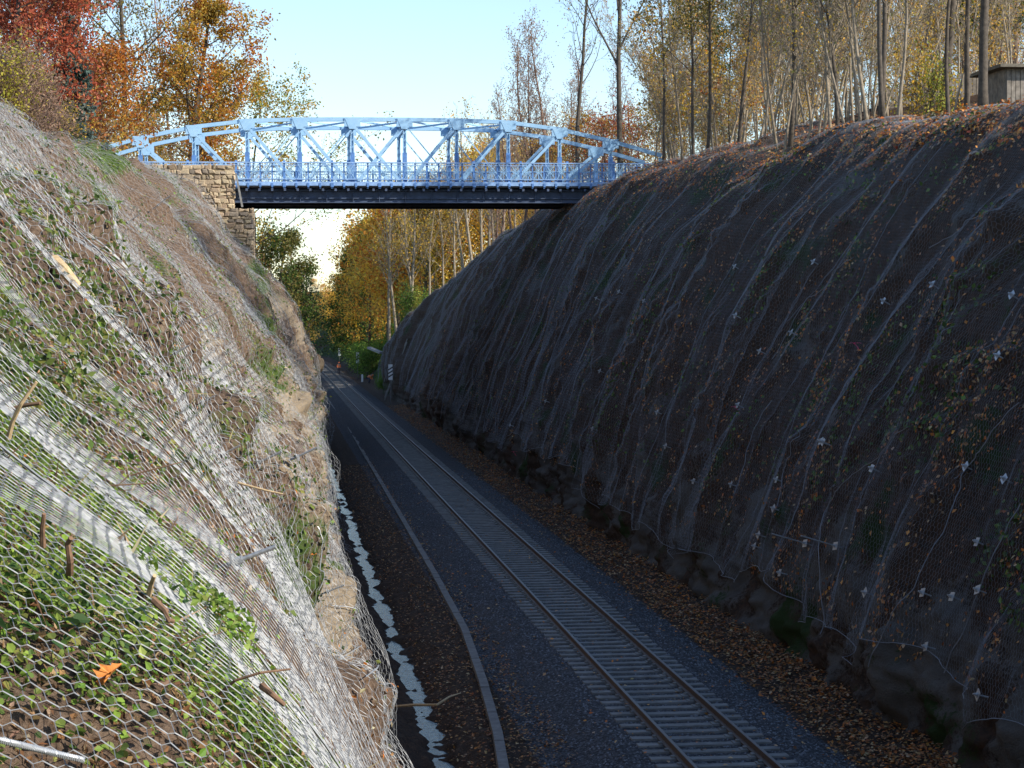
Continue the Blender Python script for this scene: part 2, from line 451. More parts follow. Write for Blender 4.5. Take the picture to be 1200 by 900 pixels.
st = ramp(nt, vor.outputs['Color'], [(.1, (.030,.032,.037)), (.5, (.064,.066,.073)), (.9, (.155,.157,.167))])
st = mix(nt, ramp(nt, vor.outputs['Distance'], [(.25, (0,)*3), (.75, (.85,)*3)]), st, (.02,.02,.024))
big = noise(nt, .8, 4, .6, p)
st = mix(nt, ramp(nt, big, [(.5, (0,)*3), (.75, (.55,)*3)]), st, (.07,.055,.048))
n2 = noise(nt, 9, 7, .7, p); n3 = noise(nt, 30, 5, .7, p)
soil = ramp(nt, n2, [(.3, (.016,.012,.009)), (.5, (.038,.025,.018)), (.7, (.085,.05,.03))])
soil = mix(nt, ramp(nt, n3, [(.55, (0,)*3), (.66, (.8,)*3)]), soil, (.15,.07,.035))
ad = N(nt, 'ShaderNodeMath', operation='ADD'); nt.links.new(gx.outputs['Fac'], ad.inputs[0])
sc_ = N(nt, 'ShaderNodeMath', operation='MULTIPLY_ADD'); nt.links.new(n2, sc_.inputs[0]); sc_.inputs[1].default_value = .8; sc_.inputs[2].default_value = -.4
nt.links.new(sc_.outputs[0], ad.inputs[1])
c = mix(nt, ramp(nt, ad.outputs[0], [(.4, (0,)*3), (.6, (1,)*3)]), soil, st)
nt.links.new(c, b.inputs['Base Color']); b.inputs['Roughness'].default_value = .95; b.inputs['Specular IOR Level'].default_value = .2
bump(nt, b, mix(nt, gx.outputs['Fac'], n3, vor.outputs['Distance']), .7, .04)
M_FLOOR = m
ball = sstep(-3.35, -2.9, XX)*(1-sstep(2.55, 3.1, XX))
fl = mk('cutting_floor', np.stack([XX+cx(VV), VV, ZZ], -1).reshape(-1, 3), F, M_FLOOR, smooth=True, attrs={'ballast': ball.ravel()})
tag(fl, kind='structure')
def floorz(x, v): return np.interp(x, xs, zs)

# wide ground under everything, out to the horizon
tag(mk('ground', [[-5000,-2000,-6],[5000,-2000,-6],[5000,6000,-6],[-5000,6000,-6]], np.array([[0,1,2,3]]), M_BANKL), kind='structure')

# water standing in the side ditch
wv = np.arange(20, 140, 2.); W = []
for v in wv: W += [[-5.5, v, -1.055], [-4.3, v, -1.055]]
k = np.arange(len(wv)-1)*2
m, nt, b = new_mat('ditch_water'); b.inputs['Base Color'].default_value = (.02,.02,.018,1); b.inputs['Roughness'].default_value = .12
b.inputs['IOR'].default_value = 1.33; b.inputs['Specular IOR Level'].default_value = .5
mp_ = N(nt, 'ShaderNodeMapping', Scale=(2.2, 9., 1.)); nt.links.new(pos(nt), mp_.inputs[0]); bump(nt, b, noise(nt, 1., 4, .6, mp_.outputs[0]), .55, .022)
tag(mk('water', W, np.stack([k, k+1, k+3, k+2], -1), m), kind='structure')

# loose ballast stones near the track
def stones(n, xr, vr, zoff, size, rng):
    x = rng.uniform(*xr, n); u = rng.uniform(0, 1, n); v = vr[0]*(vr[1]/vr[0])**u
    c = np.stack([x+cx(v), v, floorz(x, v)+zoff], -1)
    o = np.array([[1,0,0],[-1,0,0],[0,1,0],[0,-1,0],[0,0,1],[0,0,-1]], float)
    T = np.array([[0,2,4],[2,1,4],[1,3,4],[3,0,4],[2,0,5],[1,2,5],[3,1,5],[0,3,5]])
    sz = size*rng.uniform(.55, 1.3, (n,1,1))
    a = rng.uniform(0, 6.28, n); ca, sa = np.cos(a), np.sin(a)
    V = o[None]*rng.uniform(.6, 1.1, (n,6,1))*sz
    X = V[...,0]*ca[:,None]-V[...,1]*sa[:,None]; Y = V[...,0]*sa[:,None]+V[...,1]*ca[:,None]
    V = np.stack([X, Y, V[...,2]*.75], -1) + c[:,None]
    return V.reshape(-1,3), (T[None]+np.arange(n)[:,None,None]*6).reshape(-1,3)
rg = np.random.default_rng(5)
V1, F1 = stones(26000, (-3.0, 2.75), (33, 110), .0, .034, rg)
sh = rg.uniform(.04, .20, len(V1)//6); colr = np.repeat(np.stack([sh*.93, sh*.97, sh*1.08], -1), 6, 0)
m, nt, b = new_mat('ballast_stone'); a_ = N(nt, 'ShaderNodeAttribute', attribute_name='Col'); nt.links.new(a_.outputs['Color'], b.inputs['Base Color']); b.inputs['Roughness'].default_value = .9
tag(mk('ballast_gravel', V1, F1, m, col=colr), 'grey crushed stone ballast lying along both sides of the track', 'gravel', kind='stuff')
bpy.context.view_layer.update()
# ------------------------------------------------------------------ rockfall nets (real wire mesh)
def wire_mesh(nodes, E, Nn, rad, k=3):
    """prism wires for edges E between node positions; Nn node normals, rad per edge"""
    A = nodes[E[:,0]]; B = nodes[E[:,1]]; n = Nn[E[:,0]]
    t = B-A; t /= np.linalg.norm(t, axis=1)[:,None]+1e-9
    s = np.cross(t, n); s /= np.linalg.norm(s, axis=1)[:,None]+1e-9
    n2 = np.cross(s, t)
    V = np.empty((len(E), 2, k, 3))
    for q in range(k):
        a = 2*np.pi*q/k + np.pi/2
        o = (np.cos(a)*s + np.sin(a)*n2)*rad[:,None]
        V[:,0,q] = A+o; V[:,1,q] = B+o
    q = np.arange(k); qn = (q+1) % k
    f = np.stack([q, qn, k+qn, k+q], -1)
    F = (f[None] + (np.arange(len(E))*2*k)[:,None,None]).reshape(-1,4)
    return V.reshape(-1,3), F

def net_panel(side, v0, v1, cell, rad, s0, s1, seed):
    """one roll of hexagonal netting; zigzag rows along the slope, twisted ties down the slope"""
    rng = np.random.default_rng(seed)
    nc = max(4, int(round((v1-v0)/cell))); a = (v1-v0)/nc
    b = .26*a*1.25; c = .58*a*1.25; pitch = b+c
    nr = int(np.ceil((s1-s0)/pitch))
    J, I = np.meshgrid(np.arange(nr), np.arange(2*nc+1), indexing='ij')
    par = (I + J) % 2
    v = v0 + I*a/2 + rng.normal(0, .05*a, I.shape)
    s = s0 + J*pitch + par*b + rng.normal(0, .045*a, I.shape)
    wv_, ws_ = .25*a*pn(v/.5, s/.5, seed), .3*a*pn(v/.45, s/.6, seed+3); v = v + wv_; s = s + ws_
    # the hem hangs in scallops between its ropes
    hemv = .45*np.abs(np.sin(np.pi*(v-v0)/(v1-v0)))**.8 + .35*pn(v/2.3, 0*v, seed)
    Lv = Lof(side, v)
    keep = (s > s0 + hemv) & (s < Lv-.2)
    nodes = netpt(side, v, np.clip(s, 0, Lv)); Nn = normal(side, v, s)
    idx = np.arange(I.size).reshape(I.shape)
    e1 = np.stack([idx[:,:-1], idx[:,1:]], -1)[keep[:,:-1] & keep[:,1:]]
    m = (par[:-1] == 1) & keep[:-1] & keep[1:]
    e2 = np.stack([idx[:-1][m], idx[1:][m]], -1)
    E = np.vstack([e1, e2]); r = np.concatenate([np.full(len(e1), rad), np.full(len(e2), rad*1.35)])
    V, F = wire_mesh(nodes.reshape(-1,3), E, Nn.reshape(-1,3), r)
    hv = np.linspace(v0, v1, 40); hs = s0 + .45*np.abs(np.sin(np.pi*(hv-v0)/(v1-v0)))**.8 + .35*pn(hv/2.3, 0*hv, seed)
    hp = netpt(side, hv, hs + .03)
    return V, F, hp
def rope(side, pts, rad, n=60, lift=.03):
    """a wire rope lying on the net through (v, s) points"""
    pts = np.array(pts); t = np.linspace(0, len(pts)-1, n)
    v = np.interp(t, np.arange(len(pts)), pts[:,0]); s = np.interp(t, np.arange(len(pts)), pts[:,1])
    return netpt(side, v, s) + normal(side, v, s)*lift

net_l = empty('rockfall_net', (-9, 30, 5), 'silvery galvanised rockfall netting draped over the sunlit left slope', 'netting')
net_r = empty('rockfall_net', (8, 80, 6), 'dark shaded rockfall netting hung in long folds over the right slope', 'netting')
def add(parent, o):
    o.parent = parent; o.matrix_parent_inverse = Matrix.Translation(-Vector(parent.location)); return o
def build_net(side, root, v0, v1, cellf, radf, hem, mat, width=3.6):
    v = v0; k = 0
    while v < v1-.5:
        w = min(width*(1+.02*v if v < 60 else 2.2), v1-v); vm = v+w/2
        s1 = float(Lof(side, vm))+.3
        V, F, hp = net_panel(side, v, v+w, cellf(vm), radf(vm), hem(vm), s1, 300+k+(0 if side == 'l' else 500))
        add(root, mk('mesh_panel', V, F, mat))
        if side == 'r' and vm < 120:
            mb = MB(); mb.tube(hp, .008, 4); add(root, mb.build('hem_rope', mat))
        if k % 2 == 0:
            mb = MB(); sl = float(Lof(side, v)); h0 = hem(v)+.15
            q = np.linspace(h0, sl-.4, 70); vv = v + .25*pn(q/3, 0*q, k+9)
            mb.tube(netpt(side, vv, q)+normal(side, vv, q)*.02, max(.006, .00012*v), 4)
            add(root, mb.build('wire_rope', mat))
        v += w; k += 1
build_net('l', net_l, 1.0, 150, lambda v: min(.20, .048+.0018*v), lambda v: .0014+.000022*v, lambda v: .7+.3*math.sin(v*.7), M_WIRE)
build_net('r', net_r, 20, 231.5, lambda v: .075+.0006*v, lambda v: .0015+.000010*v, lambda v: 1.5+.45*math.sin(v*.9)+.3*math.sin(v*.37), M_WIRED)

# cross ropes seen on the right net and left net, following the pixels' points on the slope
def pix_rope(side, pix, root, mat, rad):
    h = [hit(x, y, side) for x, y in pix]; h = [q for q in h if q is not None]
    if len(h) < 2: return
    mb = MB(); mb.tube(rope(side, h, rad), rad, 5); add(root, mb.build('wire_rope', mat))
for px in ([(1139,545),(1110,620),(1070,690),(1020,780)], [(1066,500),(1000,558),(965,600),(957,680),(962,745)], [(936,495),(918,555),(907,600)],
           [(1200,590),(1160,690),(1105,790)], [(1160,240),(1090,290)], [(1195,470),(1120,560)], [(905,470),(880,520),(862,580)], [(1000,300),(950,350),(905,420)]):
    pix_rope('r', px, net_r, M_WIRED, .011)
for px in ([(365,619),(372,650),(376,690)], [(378,705),(405,760),(421,795)], [(150,290),(215,360),(250,410)], [(60,300),(140,400),(175,450)]):
    pix_rope('l', px, net_l, M_STEEL, .005)

# ------------------------------------------------------------------ anchors
def make_anchor_plate(size, rodlen, label, group, name='anchor_plate'):
    root = empty(name, (0,0,0), label, 'anchor', group)
    mb = MB(); s = size/2                                  # spiked plate: square with dished middle
    mb.box(-s, s, -s, s, 0, .012); mb.box(-s*.45, s*.45, -s*.45, s*.45, .0125, .03)
    mb.build('plate', M_STEEL, root)
    mb = MB(); mb.tube([(0,0,-.2),(0,0,rodlen)], .017, 8); mb.tube([(0,0,.03),(0,0,.065)], .034, 6)
    mb.build('threaded_rod', M_STEEL, root)
    return root
def place_on(root, side, v, s, lift=.02, roll=0., tilt=(0,0)):
    P = netpt(side, v, s); n = normal(side, np.array(v), np.array(s)) + np.array([tilt[0], tilt[1], 0])
    q = Vector(n).to_track_quat('Z', 'Y') @ Matrix.Rotation(roll, 3, 'Z').to_quaternion()
    root.location = Vector(P) + Vector(n)*lift; root.rotation_euler = q.to_euler()
plates = [(963,519),(1135,550),(1181,564),(1024,550),(811,564),(859,570),(913,562),(907,596),(893,627),(888,642),(915,672),(1021,695),(1082,697),
 (1121,700),(1152,692),(1150,636),(1090,760),(1147,814),(781,524),(1098,336),(931,391),(869,477),(963,516),(955,309),(863,314),(1038,356),(1189,346),
 (1177,420),(866,372),(891,411),(698,348),(726,343),(756,354),(705,435),(772,483),(697,503),(640,470),(600,500)]
first = None
for k, (x, y) in enumerate(plates):
    h = hit(x, y, 'r')
    if h is None: continue
    if first is None:
        first = make_anchor_plate(.18, .10, 'pale square anchor plate pinning down the dark net on the right slope', 'anchor plates on the shaded right slope'); r = first
    else: r = copy_tree(first, (0,0,0))
    place_on(r, 'r', h[0], h[1], .07, random.uniform(-.6, .6), (random.uniform(-.08,.08), random.uniform(-.12,.05)))
bar0 = None
for x, y in ((948,636),(981,639)):
    h = hit(x, y, 'r')
    r = make_anchor_plate(.19, .95, 'anchor plate with a long bare steel bar standing out of the shaded right slope', 'long anchor bars on the right slope') if bar0 is None else copy_tree(bar0, (0,0,0))
    bar0 = bar0 or r
    place_on(r, 'r', h[0], h[1], .07, .2, (-.2, -.25))
rods = [(263,529,.5),(303,547,.7),(341,534,.6),(378,699,.5),(388,505,.5),(404,562,.4),(396,588,.4),(237,377,.5),(208,408,.4),(186,240,.4),(150,262,.4),(232,470,.4)]
def make_rod(L, rad, label, group):
    root = empty('rock_anchor', (0,0,0), label, 'anchor', group)
    mb = MB(); z = np.linspace(-.25, L, 26); r = rad*(1+.10*(np.arange(26) % 2)); mb.tube(np.stack([0*z, 0*z, z], -1), r, 8)
    mb.build('ribbed_rod', M_STEEL, root)
    mb = MB(); mb.tube([(0,0,.02),(0,0,.06)], rad*1.9, 6); mb.box(-.05,.05,-.05,.05,0,.012); mb.build('nut', M_STEEL, root)
    return root
rod0 = None
for x, y, L in rods:
    h = hit(x, y, 'l')
    if h is None: continue
    r = make_rod(.55, .016, 'short bare steel anchor rod jutting from the net on the sunlit left slope', 'steel rods on the left slope') if rod0 is None else copy_tree(rod0, (0,0,0))
    rod0 = rod0 or r
    place_on(r, 'l', h[0], h[1], .0, 0, (.35, -.35)); d_ = float(np.linalg.norm(np.array(r.location)-CAM)); k_ = min(1.5, L*44*d_/FPX/.55); r.scale = (min(1, k_*1.5), min(1, k_*1.5), k_)
h = hit(270, 668, 'l')
r = make_rod(.27, .013, 'thick ribbed anchor rod sticking out sideways above the bright green patch', None)
place_on(r, 'l', h[0], h[1], 0, 0, (.8, -.3))
# ------------------------------------------------------------------ railway track
track = empty('railway_track', (0, 60, 0), 'single railway track of rusty rails on concrete sleepers running through the cutting', 'railway track')
def add2(o): return add(track, o)
rv = np.concatenate([np.arange(20, 330, 4.), np.arange(330, 640, 3.)])
prof_foot = [(-.07,-.165),(.07,-.165),(.07,-.15),(.012,-.13),(.012,-.045),(.036,-.035),(.036,-.004),(-.036,-.004),(-.036,-.035),(-.012,-.045),(-.012,-.13),(-.07,-.15)]
def sweep(prof, xoff, vs):
    V = np.array([[xoff+p[0]+float(cx(v)), v, p[1]] for v in vs for p in prof]); k = len(prof)
    i = np.arange(len(vs)-1)[:,None]*k; j = np.arange(k)[None]; jn = (j+1) % k
    return V, np.stack([i+j, i+jn, i+k+jn, i+k+j], -1).reshape(-1,4)
for sx in (-1, 1):
    V, F = sweep(prof_foot, sx*.7535, rv); rl = add2(mk('rail', V, F, M_RAIL))
    V, F = sweep([(-.03,-.003),(.03,-.003),(.03,.0),(-.03,.0)], sx*.7535, rv); hd = mk('rail_head', V, F, M_RAILTOP, rl)
def sleeper_mb(mb, v, jx=0.):
    c = float(cx(v))
    for x0, x1, zt in ((-1.3,-.95,-.165),(-.95,-.55,-.166),(-.55,.55,-.185),(.55,.95,-.166),(.95,1.3,-.165)):
        z2 = zt; mb.box(c+x0+jx+(.0005), c+x1+jx-.0005, v-.125, v+.125, -.32, z2)
    for sx in (-1, 1):
        for o in (-.11, .11): mb.box(c+sx*.7535+o-.035, c+sx*.7535+o+.035, v-.055, v+.055, -.166, -.125)
sv = np.arange(34, 520, .62)
mslp = simple('sleeper_concrete', (.17, .165, .158), .9, 0, .35, 3, .005)
for v in sv[:100]:
    mb = MB(); sleeper_mb(mb, v, random.uniform(-.02,.02)); add2(mb.build('sleeper', mslp))
mb = MB()
for v in sv[100:]: sleeper_mb(mb, v, random.uniform(-.02,.02))
o = add2(mb.build('sleeper', mslp)); o['kind'] = 'stuff'

# cable trough beside the left cess
tp = [at_z(590,900,-.55), at_z(583,860,-.55), at_z(566,800,-.55), at_z(545,740,-.55), at_z(510,675,-.55), at_z(470,606,-.55), at_z(440,555,-.55), at_z(424,528,-.55), at_z(405,495,-.55)]
tp = np.array(tp); tp[:,0] = np.clip(tp[:,0], -4.6, -2.2)
e0 = tp[0] + (tp[0]-tp[1])*1.5; tp = np.vstack([e0, tp, [-2.6, 250, -.55]])
tr = empty('cable_trough', (-3.4, 60, -.6), 'long grey concrete cable trough with lid slabs beside the track ballast', 'cable trough')
d = np.concatenate([[0], np.cumsum(np.linalg.norm(np.diff(tp, axis=0), axis=1))])
mb = MB(); mw = MB(); q = 0.
while q < d[-1]-1.0:
    a = np.array([np.interp(q+.01, d, tp[:,k]) for k in range(3)]); bq = np.array([np.interp(q+.99, d, tp[:,k]) for k in range(3)])
    jz = random.uniform(-.008,.008)
    mb.bar(a+[0,0,jz+.04], bq+[0,0,jz+.04], .20, .05)
    dv = (bq-a)/np.linalg.norm(bq-a); sd = np.array([dv[1], -dv[0], 0])
    for s_ in (-.08, .08): mw.bar(a+sd*s_+[0,0,-.10], bq+sd*s_+[0,0,-.10], .04, .22)
    q += 1.
add(tr, mw.build('trough_wall', M_CONCD)); add(tr, mb.build('lid_slab', M_CONCD))

# ------------------------------------------------------------------ bridge
YB = 130.; YF = 136.0                                    # near and far truss planes
mblue, nt, b = new_mat('pale_blue_paint'); p = pos(nt)
n1 = noise(nt, 1.3, 6, .65, p); n2 = noise(nt, 9, 5, .7, p)
c = ramp(nt, n1, [(.3, (.27,.49,.74)), (.7, (.38,.60,.82))])
c = mix(nt, ramp(nt, n2, [(.57, (0,)*3), (.70, (.55,)*3)]), c, (.24,.27,.31))
c = mix(nt, ramp(nt, noise(nt, 2.6, 8, .75, p), [(.64, (0,)*3), (.74, (.6,)*3)]), c, (.22,.13,.08))
nt.links.new(c, b.inputs['Base Color']); b.inputs['Roughness'].default_value = .5
mdeep = simple('deep_blue', (.10, .23, .52), .5, 0, .25, 3)
mgird = simple('dark_girder_paint', (.06, .085, .15), .6, 0, .4, 2)
mrail = simple('railing_blue_paint', (.26, .42, .70), .5, 0, .25, 3)
XN = [at_y(px, 217, YB)[0] for px in (102,165,229,292,354,416,478,538,599,659,718,775)]
x0, x11 = XN[0], XN[-1]; XN = list(np.linspace(x0, x11, 12))
zdeck = at_y(440, 217, YB)[2]
def zpx(y, x=440): return at_y(x, y, YB)[2]
ZT = [zpx(181), zpx(163), zpx(150), zpx(142.5), zpx(140.5), zpx(140), zpx(140), zpx(140.5), zpx(142.5), zpx(150.5), zpx(164), zpx(181)]
ZB = zdeck - .35
br = empty('truss_bridge', (XN[5], YB, zdeck), 'pale blue steel arched truss road bridge spanning the cutting between two wooded banks', 'bridge')
def badd(o, parent=br): return add(parent, o)
for Y, lab in ((YB, None), (YF, None)):
    mb = MB()
    for i in range(11):
        mb.bar((XN[i], Y, ZT[i]), (XN[i+1], Y, ZT[i+1]), .26, .24)
    for i in range(1, 11):                               # gusset plates and joints, set proud of the members
        mb.bar((XN[i]-.5, Y, ZT[i]-.24), (XN[i]+.5, Y, ZT[i]-.24), .364, .46)
        for s_ in (-.186, .186):
            mb.add([[XN[i]-.50,Y+s_,ZT[i]+.10],[XN[i]+.50,Y+s_,ZT[i]+.10],[XN[i]+.19,Y+s_,ZT[i]-.62],[XN[i]-.19,Y+s_,ZT[i]-.62],
                    [XN[i]-.50,Y+s_*1.08,ZT[i]+.10],[XN[i]+.50,Y+s_*1.08,ZT[i]+.10],[XN[i]+.19,Y+s_*1.08,ZT[i]-.62],[XN[i]-.19,Y+s_*1.08,ZT[i]-.62]], MB.BOXF)
    tc = badd(mb.build('top_chord', mblue))
    mb = MB(); mb.bar((XN[0]-.2, Y, ZB), (XN[11]+.2, Y, ZB), .32, .5); badd(mb.build('bottom_chord', mgird))
    for i in (0, 11):
        mb = MB(); mb.bar((XN[i], Y, ZB+.26), (XN[i], Y, ZT[i]-.17), .30, .30, (1,0,0)); badd(mb.build('end_post', mblue))
    for i in range(1, 11):
        mb = MB(); zc = zpx(179) if ZT[i] > zpx(150) else zpx(183)
        for s_ in (-.08, .08): mb.bar((XN[i]+s_, Y, zc), (XN[i]+s_, Y, ZT[i]-.48), .26, .05, (1,0,0))
        mb.bar((XN[i], Y, zc), (XN[i], Y, ZT[i]-.5), .03, .16, (1,0,0))
        for zz in np.arange(zc+.25, ZT[i]-.6, .45): mb.bar((XN[i]-.09, Y-.14, zz), (XN[i]+.09, Y-.14, zz+.2), .012, .05)
        po = badd(mb.build('post', mblue))
        mb = MB(); mb.bar((XN[i], Y, ZB+.26), (XN[i], Y, zc), .30, .27, (1,0,0)); mk_ = mb.build('post_foot', mdeep); mk_.parent = po; mk_.matrix_parent_inverse = po.matrix_world.inverted()  # lower part of each post is a deeper blue
    def diag(i, j, w, t):
        o_ = .055 if (i, j) == (6, 5) else 0.
        mb = MB(); A = np.array((XN[i], Y+o_, ZT[i]-.3)); B = np.array((XN[j], Y+o_, ZB+.2))
        if w > .15:
            for s_ in (-.11, .11): mb.bar(A+[0,s_,0], B+[0,s_,0], .05, w)
            L = np.linalg.norm(B-A); nl = int(L/.55)
            for k in range(1, nl):
                P = A+(B-A)*k/nl; mb.box(P[0]-.09, P[0]+.09, Y-.084, Y+.084, P[2]-.07, P[2]+.07)
        else:
            oy = .05 if j < i else -.05
            mb.bar(A+[0,oy,0], B+[0,oy,0], t, w)
        badd(mb.build('diagonal', mblue))
    for i in range(1, 6): diag(i, i+1, .175, .3)
    for i in range(6, 11): diag(i, i-1, .175, .3)
    for i, j in ((5,4),(6,7),(4,3),(7,8)):
        diag(i, j, .07, .04)
# wind bracing overhead
for i in range(3, 9):
    mb = MB(); mb.bar((XN[i], YB+.18, ZT[i]+.05), (XN[i], YF-.18, ZT[i]+.05), .18, .2); mb.bar((XN[i], YB+.18, ZT[i]-.62), (XN[i], YF-.18, ZT[i]-.62), .1, .12)
    for s0_, s1_ in ((YB+.18, YB+1.0), (YF-.18, YF-1.0)): mb.bar((XN[i], s0_, ZT[i]-1.3), (XN[i], s1_, ZT[i]-.6), .12, .1, (1,0,0))
    badd(mb.build('cross_strut', mblue))
for i in range(3, 8):
    mb = MB(); mb.bar((XN[i], YB+.2, ZT[i]+.0), (XN[i+1], YF-.2, ZT[i+1]+.0), .1, .1); mb.bar((XN[i], YF-.2, ZT[i]-.11), (XN[i+1], YB+.2, ZT[i+1]-.11), .1, .1)
    badd(mb.build('wind_brace', mblue))
# deck, girders
mb = MB(); mb.box(XN[0]-1, XN[11]+1, YB+.4, YF-.4, zdeck-.28, zdeck-.03); mb.box(XN[0]-1, XN[11]+1, YB-1.05, YB-.2, zdeck-.20, zdeck-.05); badd(mb.build('deck_slab', M_CONCD))
for Y in (YB-.45, YB+3, YF+.45):
    mb = MB(); zt, zb = zpx(223.5), zpx(238.5)
    mb.box(x0-.5, x11+.5, Y-.02, Y+.02, zb+.05, zt-.05); mb.box(x0-.5, x11+.5, Y-.2, Y+.2, zb, zb+.05); mb.box(x0-.5, x11+.5, Y-.2, Y+.2, zt-.05, zt)
    zm = zpx(233); mb.box(x0-.5, x11+.5, Y-.14, Y-.021, zm-.03, zm+.03)
    for x in np.linspace(x0, x11, 23): mb.box(x-.02, x+.02, Y-.17, Y-.021, zb+.051, zt-.051)
    badd(mb.build('girder', mgird))
mb = MB()
for x in np.linspace(x0+.4, x11-.4, 46): mb.box(x-.07, x+.07, YB-1.15, YF+.8, zdeck-.44, zdeck-.285)
badd(mb.build('cross_beam', mgird))
# railings with lattice panels
for Y, sgn in ((YB-1.1, -1), (YF+1.1, 1)):
    xa, xb = XN[0]+.3, XN[11]-.3; n = 48; xs_ = np.linspace(xa, xb, n+1)
    zt = zpx(192); zm = zpx(211.5); zf0, zf1 = zpx(219), zpx(214.5)
    mb = MB(); mb.box(xa, xb, Y-.035, Y+.035, zt-.05, zt+.02); mb.box(xa, xb, Y-.025, Y+.025, zm-.02, zm+.03); mb.box(xa, xb, Y-.02, Y+.02, zt-.2, zt-.16)
    mb.box(xa-.2, xb+.2, Y-.09, Y-.04, zf0, zf1)
    hr = badd(mb.build('railing', mrail))
    mb = MB()
    for k, x in enumerate(xs_):
        w = .05 if k % 4 else .075
        mb.box(x-w, x+w, Y+.036, Y+.036+w*1.3, zpx(222), zt+.02 if k % 4 else zt+.12)
        mb.box(x-w*1.3, x+w*1.3, Y-.13, Y-.091, zpx(220.5), zpx(216))
    pp = mb.build('railing_post', mdeep); pp.parent = hr; pp.matrix_parent_inverse = hr.matrix_world.inverted(); pp['kind'] = 'stuff'
    mb = MB()
    for k in range(n):
        a, c_ = xs_[k]+.06, xs_[k+1]-.06; zl, zh = zm+.03, zt-.05
        for A, B in (((a,zl),(c_,zh)),((a,zh),(c_,zl)),(((a+c_)/2,zl),((a+c_)/2,zh)),((a,(zl+zh)/2),(c_,(zl+zh)/2))):
            mb.bar((A[0],Y,A[1]), (B[0],Y,B[1]), .034, .03, (0,-1,0) if A[0] == B[0] else (0,0,1))
        cx_, cz_ = (a+c_)/2, (zl+zh)/2
        ang = np.linspace(0, 2*np.pi, 9); rr = .17
        for u in range(8): mb.bar((cx_+rr*np.cos(ang[u]),Y-.012,cz_+rr*np.sin(ang[u])), (cx_+rr*np.cos(ang[u+1]),Y-.012,cz_+rr*np.sin(ang[u+1])), .02, .03, (0,-1,0))
        for xx in np.linspace(a, c_, 7)[1:-1]: mb.box(xx-.012, xx+.012, Y+.012, Y+.03, zm+.03, zt-.05)
    pp = mb.build('lattice_panel', mblue); pp.parent = hr; pp.matrix_parent_inverse = hr.matrix_world.inverted()

# ------------------------------------------------------------------ masonry abutments
mst, nt, b = new_mat('sandstone_block'); a_ = N(nt, 'ShaderNodeAttribute', attribute_name='Col'); p = pos(nt)
n1 = noise(nt, 3.5, 6, .7, p); n2 = noise(nt, 14, 6, .7, p)
c = mix(nt, ramp(nt, n2, [(.3, (.75,)*3), (.7, (1.0,)*3)]), (0,0,0), a_.outputs['Color'], 'MULTIPLY')
c = mix(nt, 1.0, a_.outputs['Color'], ramp(nt, n2, [(.3, (.68,)*3), (.65, (1.05,)*3)]), 'MULTIPLY')
c = mix(nt, ramp(nt, n1, [(.58, (0,)*3), (.75, (.6,)*3)]), c, (.20,.13,.08))
nt.links.new(c, b.inputs['Base Color']); b.inputs['Roughness'].default_value = .95; bump(nt, b, n2, .7, .04)
mmort = simple('old_mortar', (.34, .26, .16), .95, 0, .3, 5, .02)
def masonry(name, x0, x1, y0, y1, z0, z1, root, rng, faces):
    """rough coursed stone facing on a solid core"""
    mb = MB(); mb.box(x0+.06, x1-.06, y0+.06, y1-.06, z0, z1-.03); core = mb.build('wall_core', mmort)
    V = []; F = []; C = []; n = 0
    def stone(a0, a1, z_a, z_b, face):
        nonlocal n
        dp = rng.uniform(.0, .08); r = min(.05, (a1-a0)*.15, (z_b-z_a)*.2)
        q = [[a0,z_a],[a1,z_a],[a1,z_b],[a0,z_b]]; q = np.array(q)+rng.normal(0,.05,(4,2))
        m_ = q.mean(0); q2 = m_+(q-m_)*(1-2*r/(min(a1-a0, z_b-z_a)))
        L = []
        for w, dep in ((q, .10), (q, -dp*.6+.02), (q2, -dp)):
            for a, z in w:
                if face == 'y': L.append([a, y0+dep+rng.normal(0,.012), z])
                elif face == 'x': L.append([x1-dep+rng.normal(0,.012), a, z])
        V.extend(L)
        o = [0,1,2,3] if face == 'y' else [0,1,2,3]
        for k in range(2):
            for j in range(4): F.append([n+k*4+j, n+k*4+(j+1)%4, n+k*4+4+(j+1)%4, n+k*4+4+j])
        F.append([n+8,n+9,n+10,n+11]); n += 12
        g = rng.uniform(.65,1.2); t = rng.uniform()
        base_c = np.array([.58,.47,.31])*(1-t) + np.array([.44,.32,.22])*t if rng.uniform() < .85 else np.array([.33,.27,.21])
        C.extend([base_c*g]*12)
    z = z0
    while z < z1-.05:
        h = min(rng.uniform(.16,.36), z1-z); 
        if z1-z-h < .15: h = z1-z
        for face, lo, hi in (('y', x0, x1), ('x', y0, y1)):
            if face not in faces: continue
            a = lo+ (0 if face == 'x' else 0)
            while a < hi-.02:
                w = rng.uniform(.18,.6); 
                if hi-a-w < .2: w = hi-a
                stone(a+.015, a+w-.015, z+.015, z+h-.015, face); a += w
        z += h
    o = mk(name, V, np.array(F), mst, col=np.clip(np.array(C),0,1))
    add(root, core); add(root, o)
rgm = np.random.default_rng(3)
ab = empty('stone_abutment', (-11, 129, 10), 'rough yellow sandstone abutment carrying the left end of the bridge', 'abutment')
xr1 = at_y(274, 200, 128)[0]; xr2 = at_y(297, 260, 128)[0]
zl = zpx(245.5)-.05
masonry('stone_facing', -20, xr2, 128, 139, 4.5, zl, ab, rgm, 'yx')
masonry('upper_stone_facing', -20, xr1, 128.25, 129.2, zl, zpx(196), ab, rgm, 'yx')
mb = MB(); mb.box(-20, xr1-.25, 129.22, 139, zl+.002, ZB-.5); add(ab, mb.build('bearing_block', M_CONCD))
mb = MB(); mb.bar((xr1+.12, 128.1, zpx(206)), (xr1+.5, 128.1, zl+.1), .08, .12); add(ab, mb.build('drain_pipe', M_CONC))
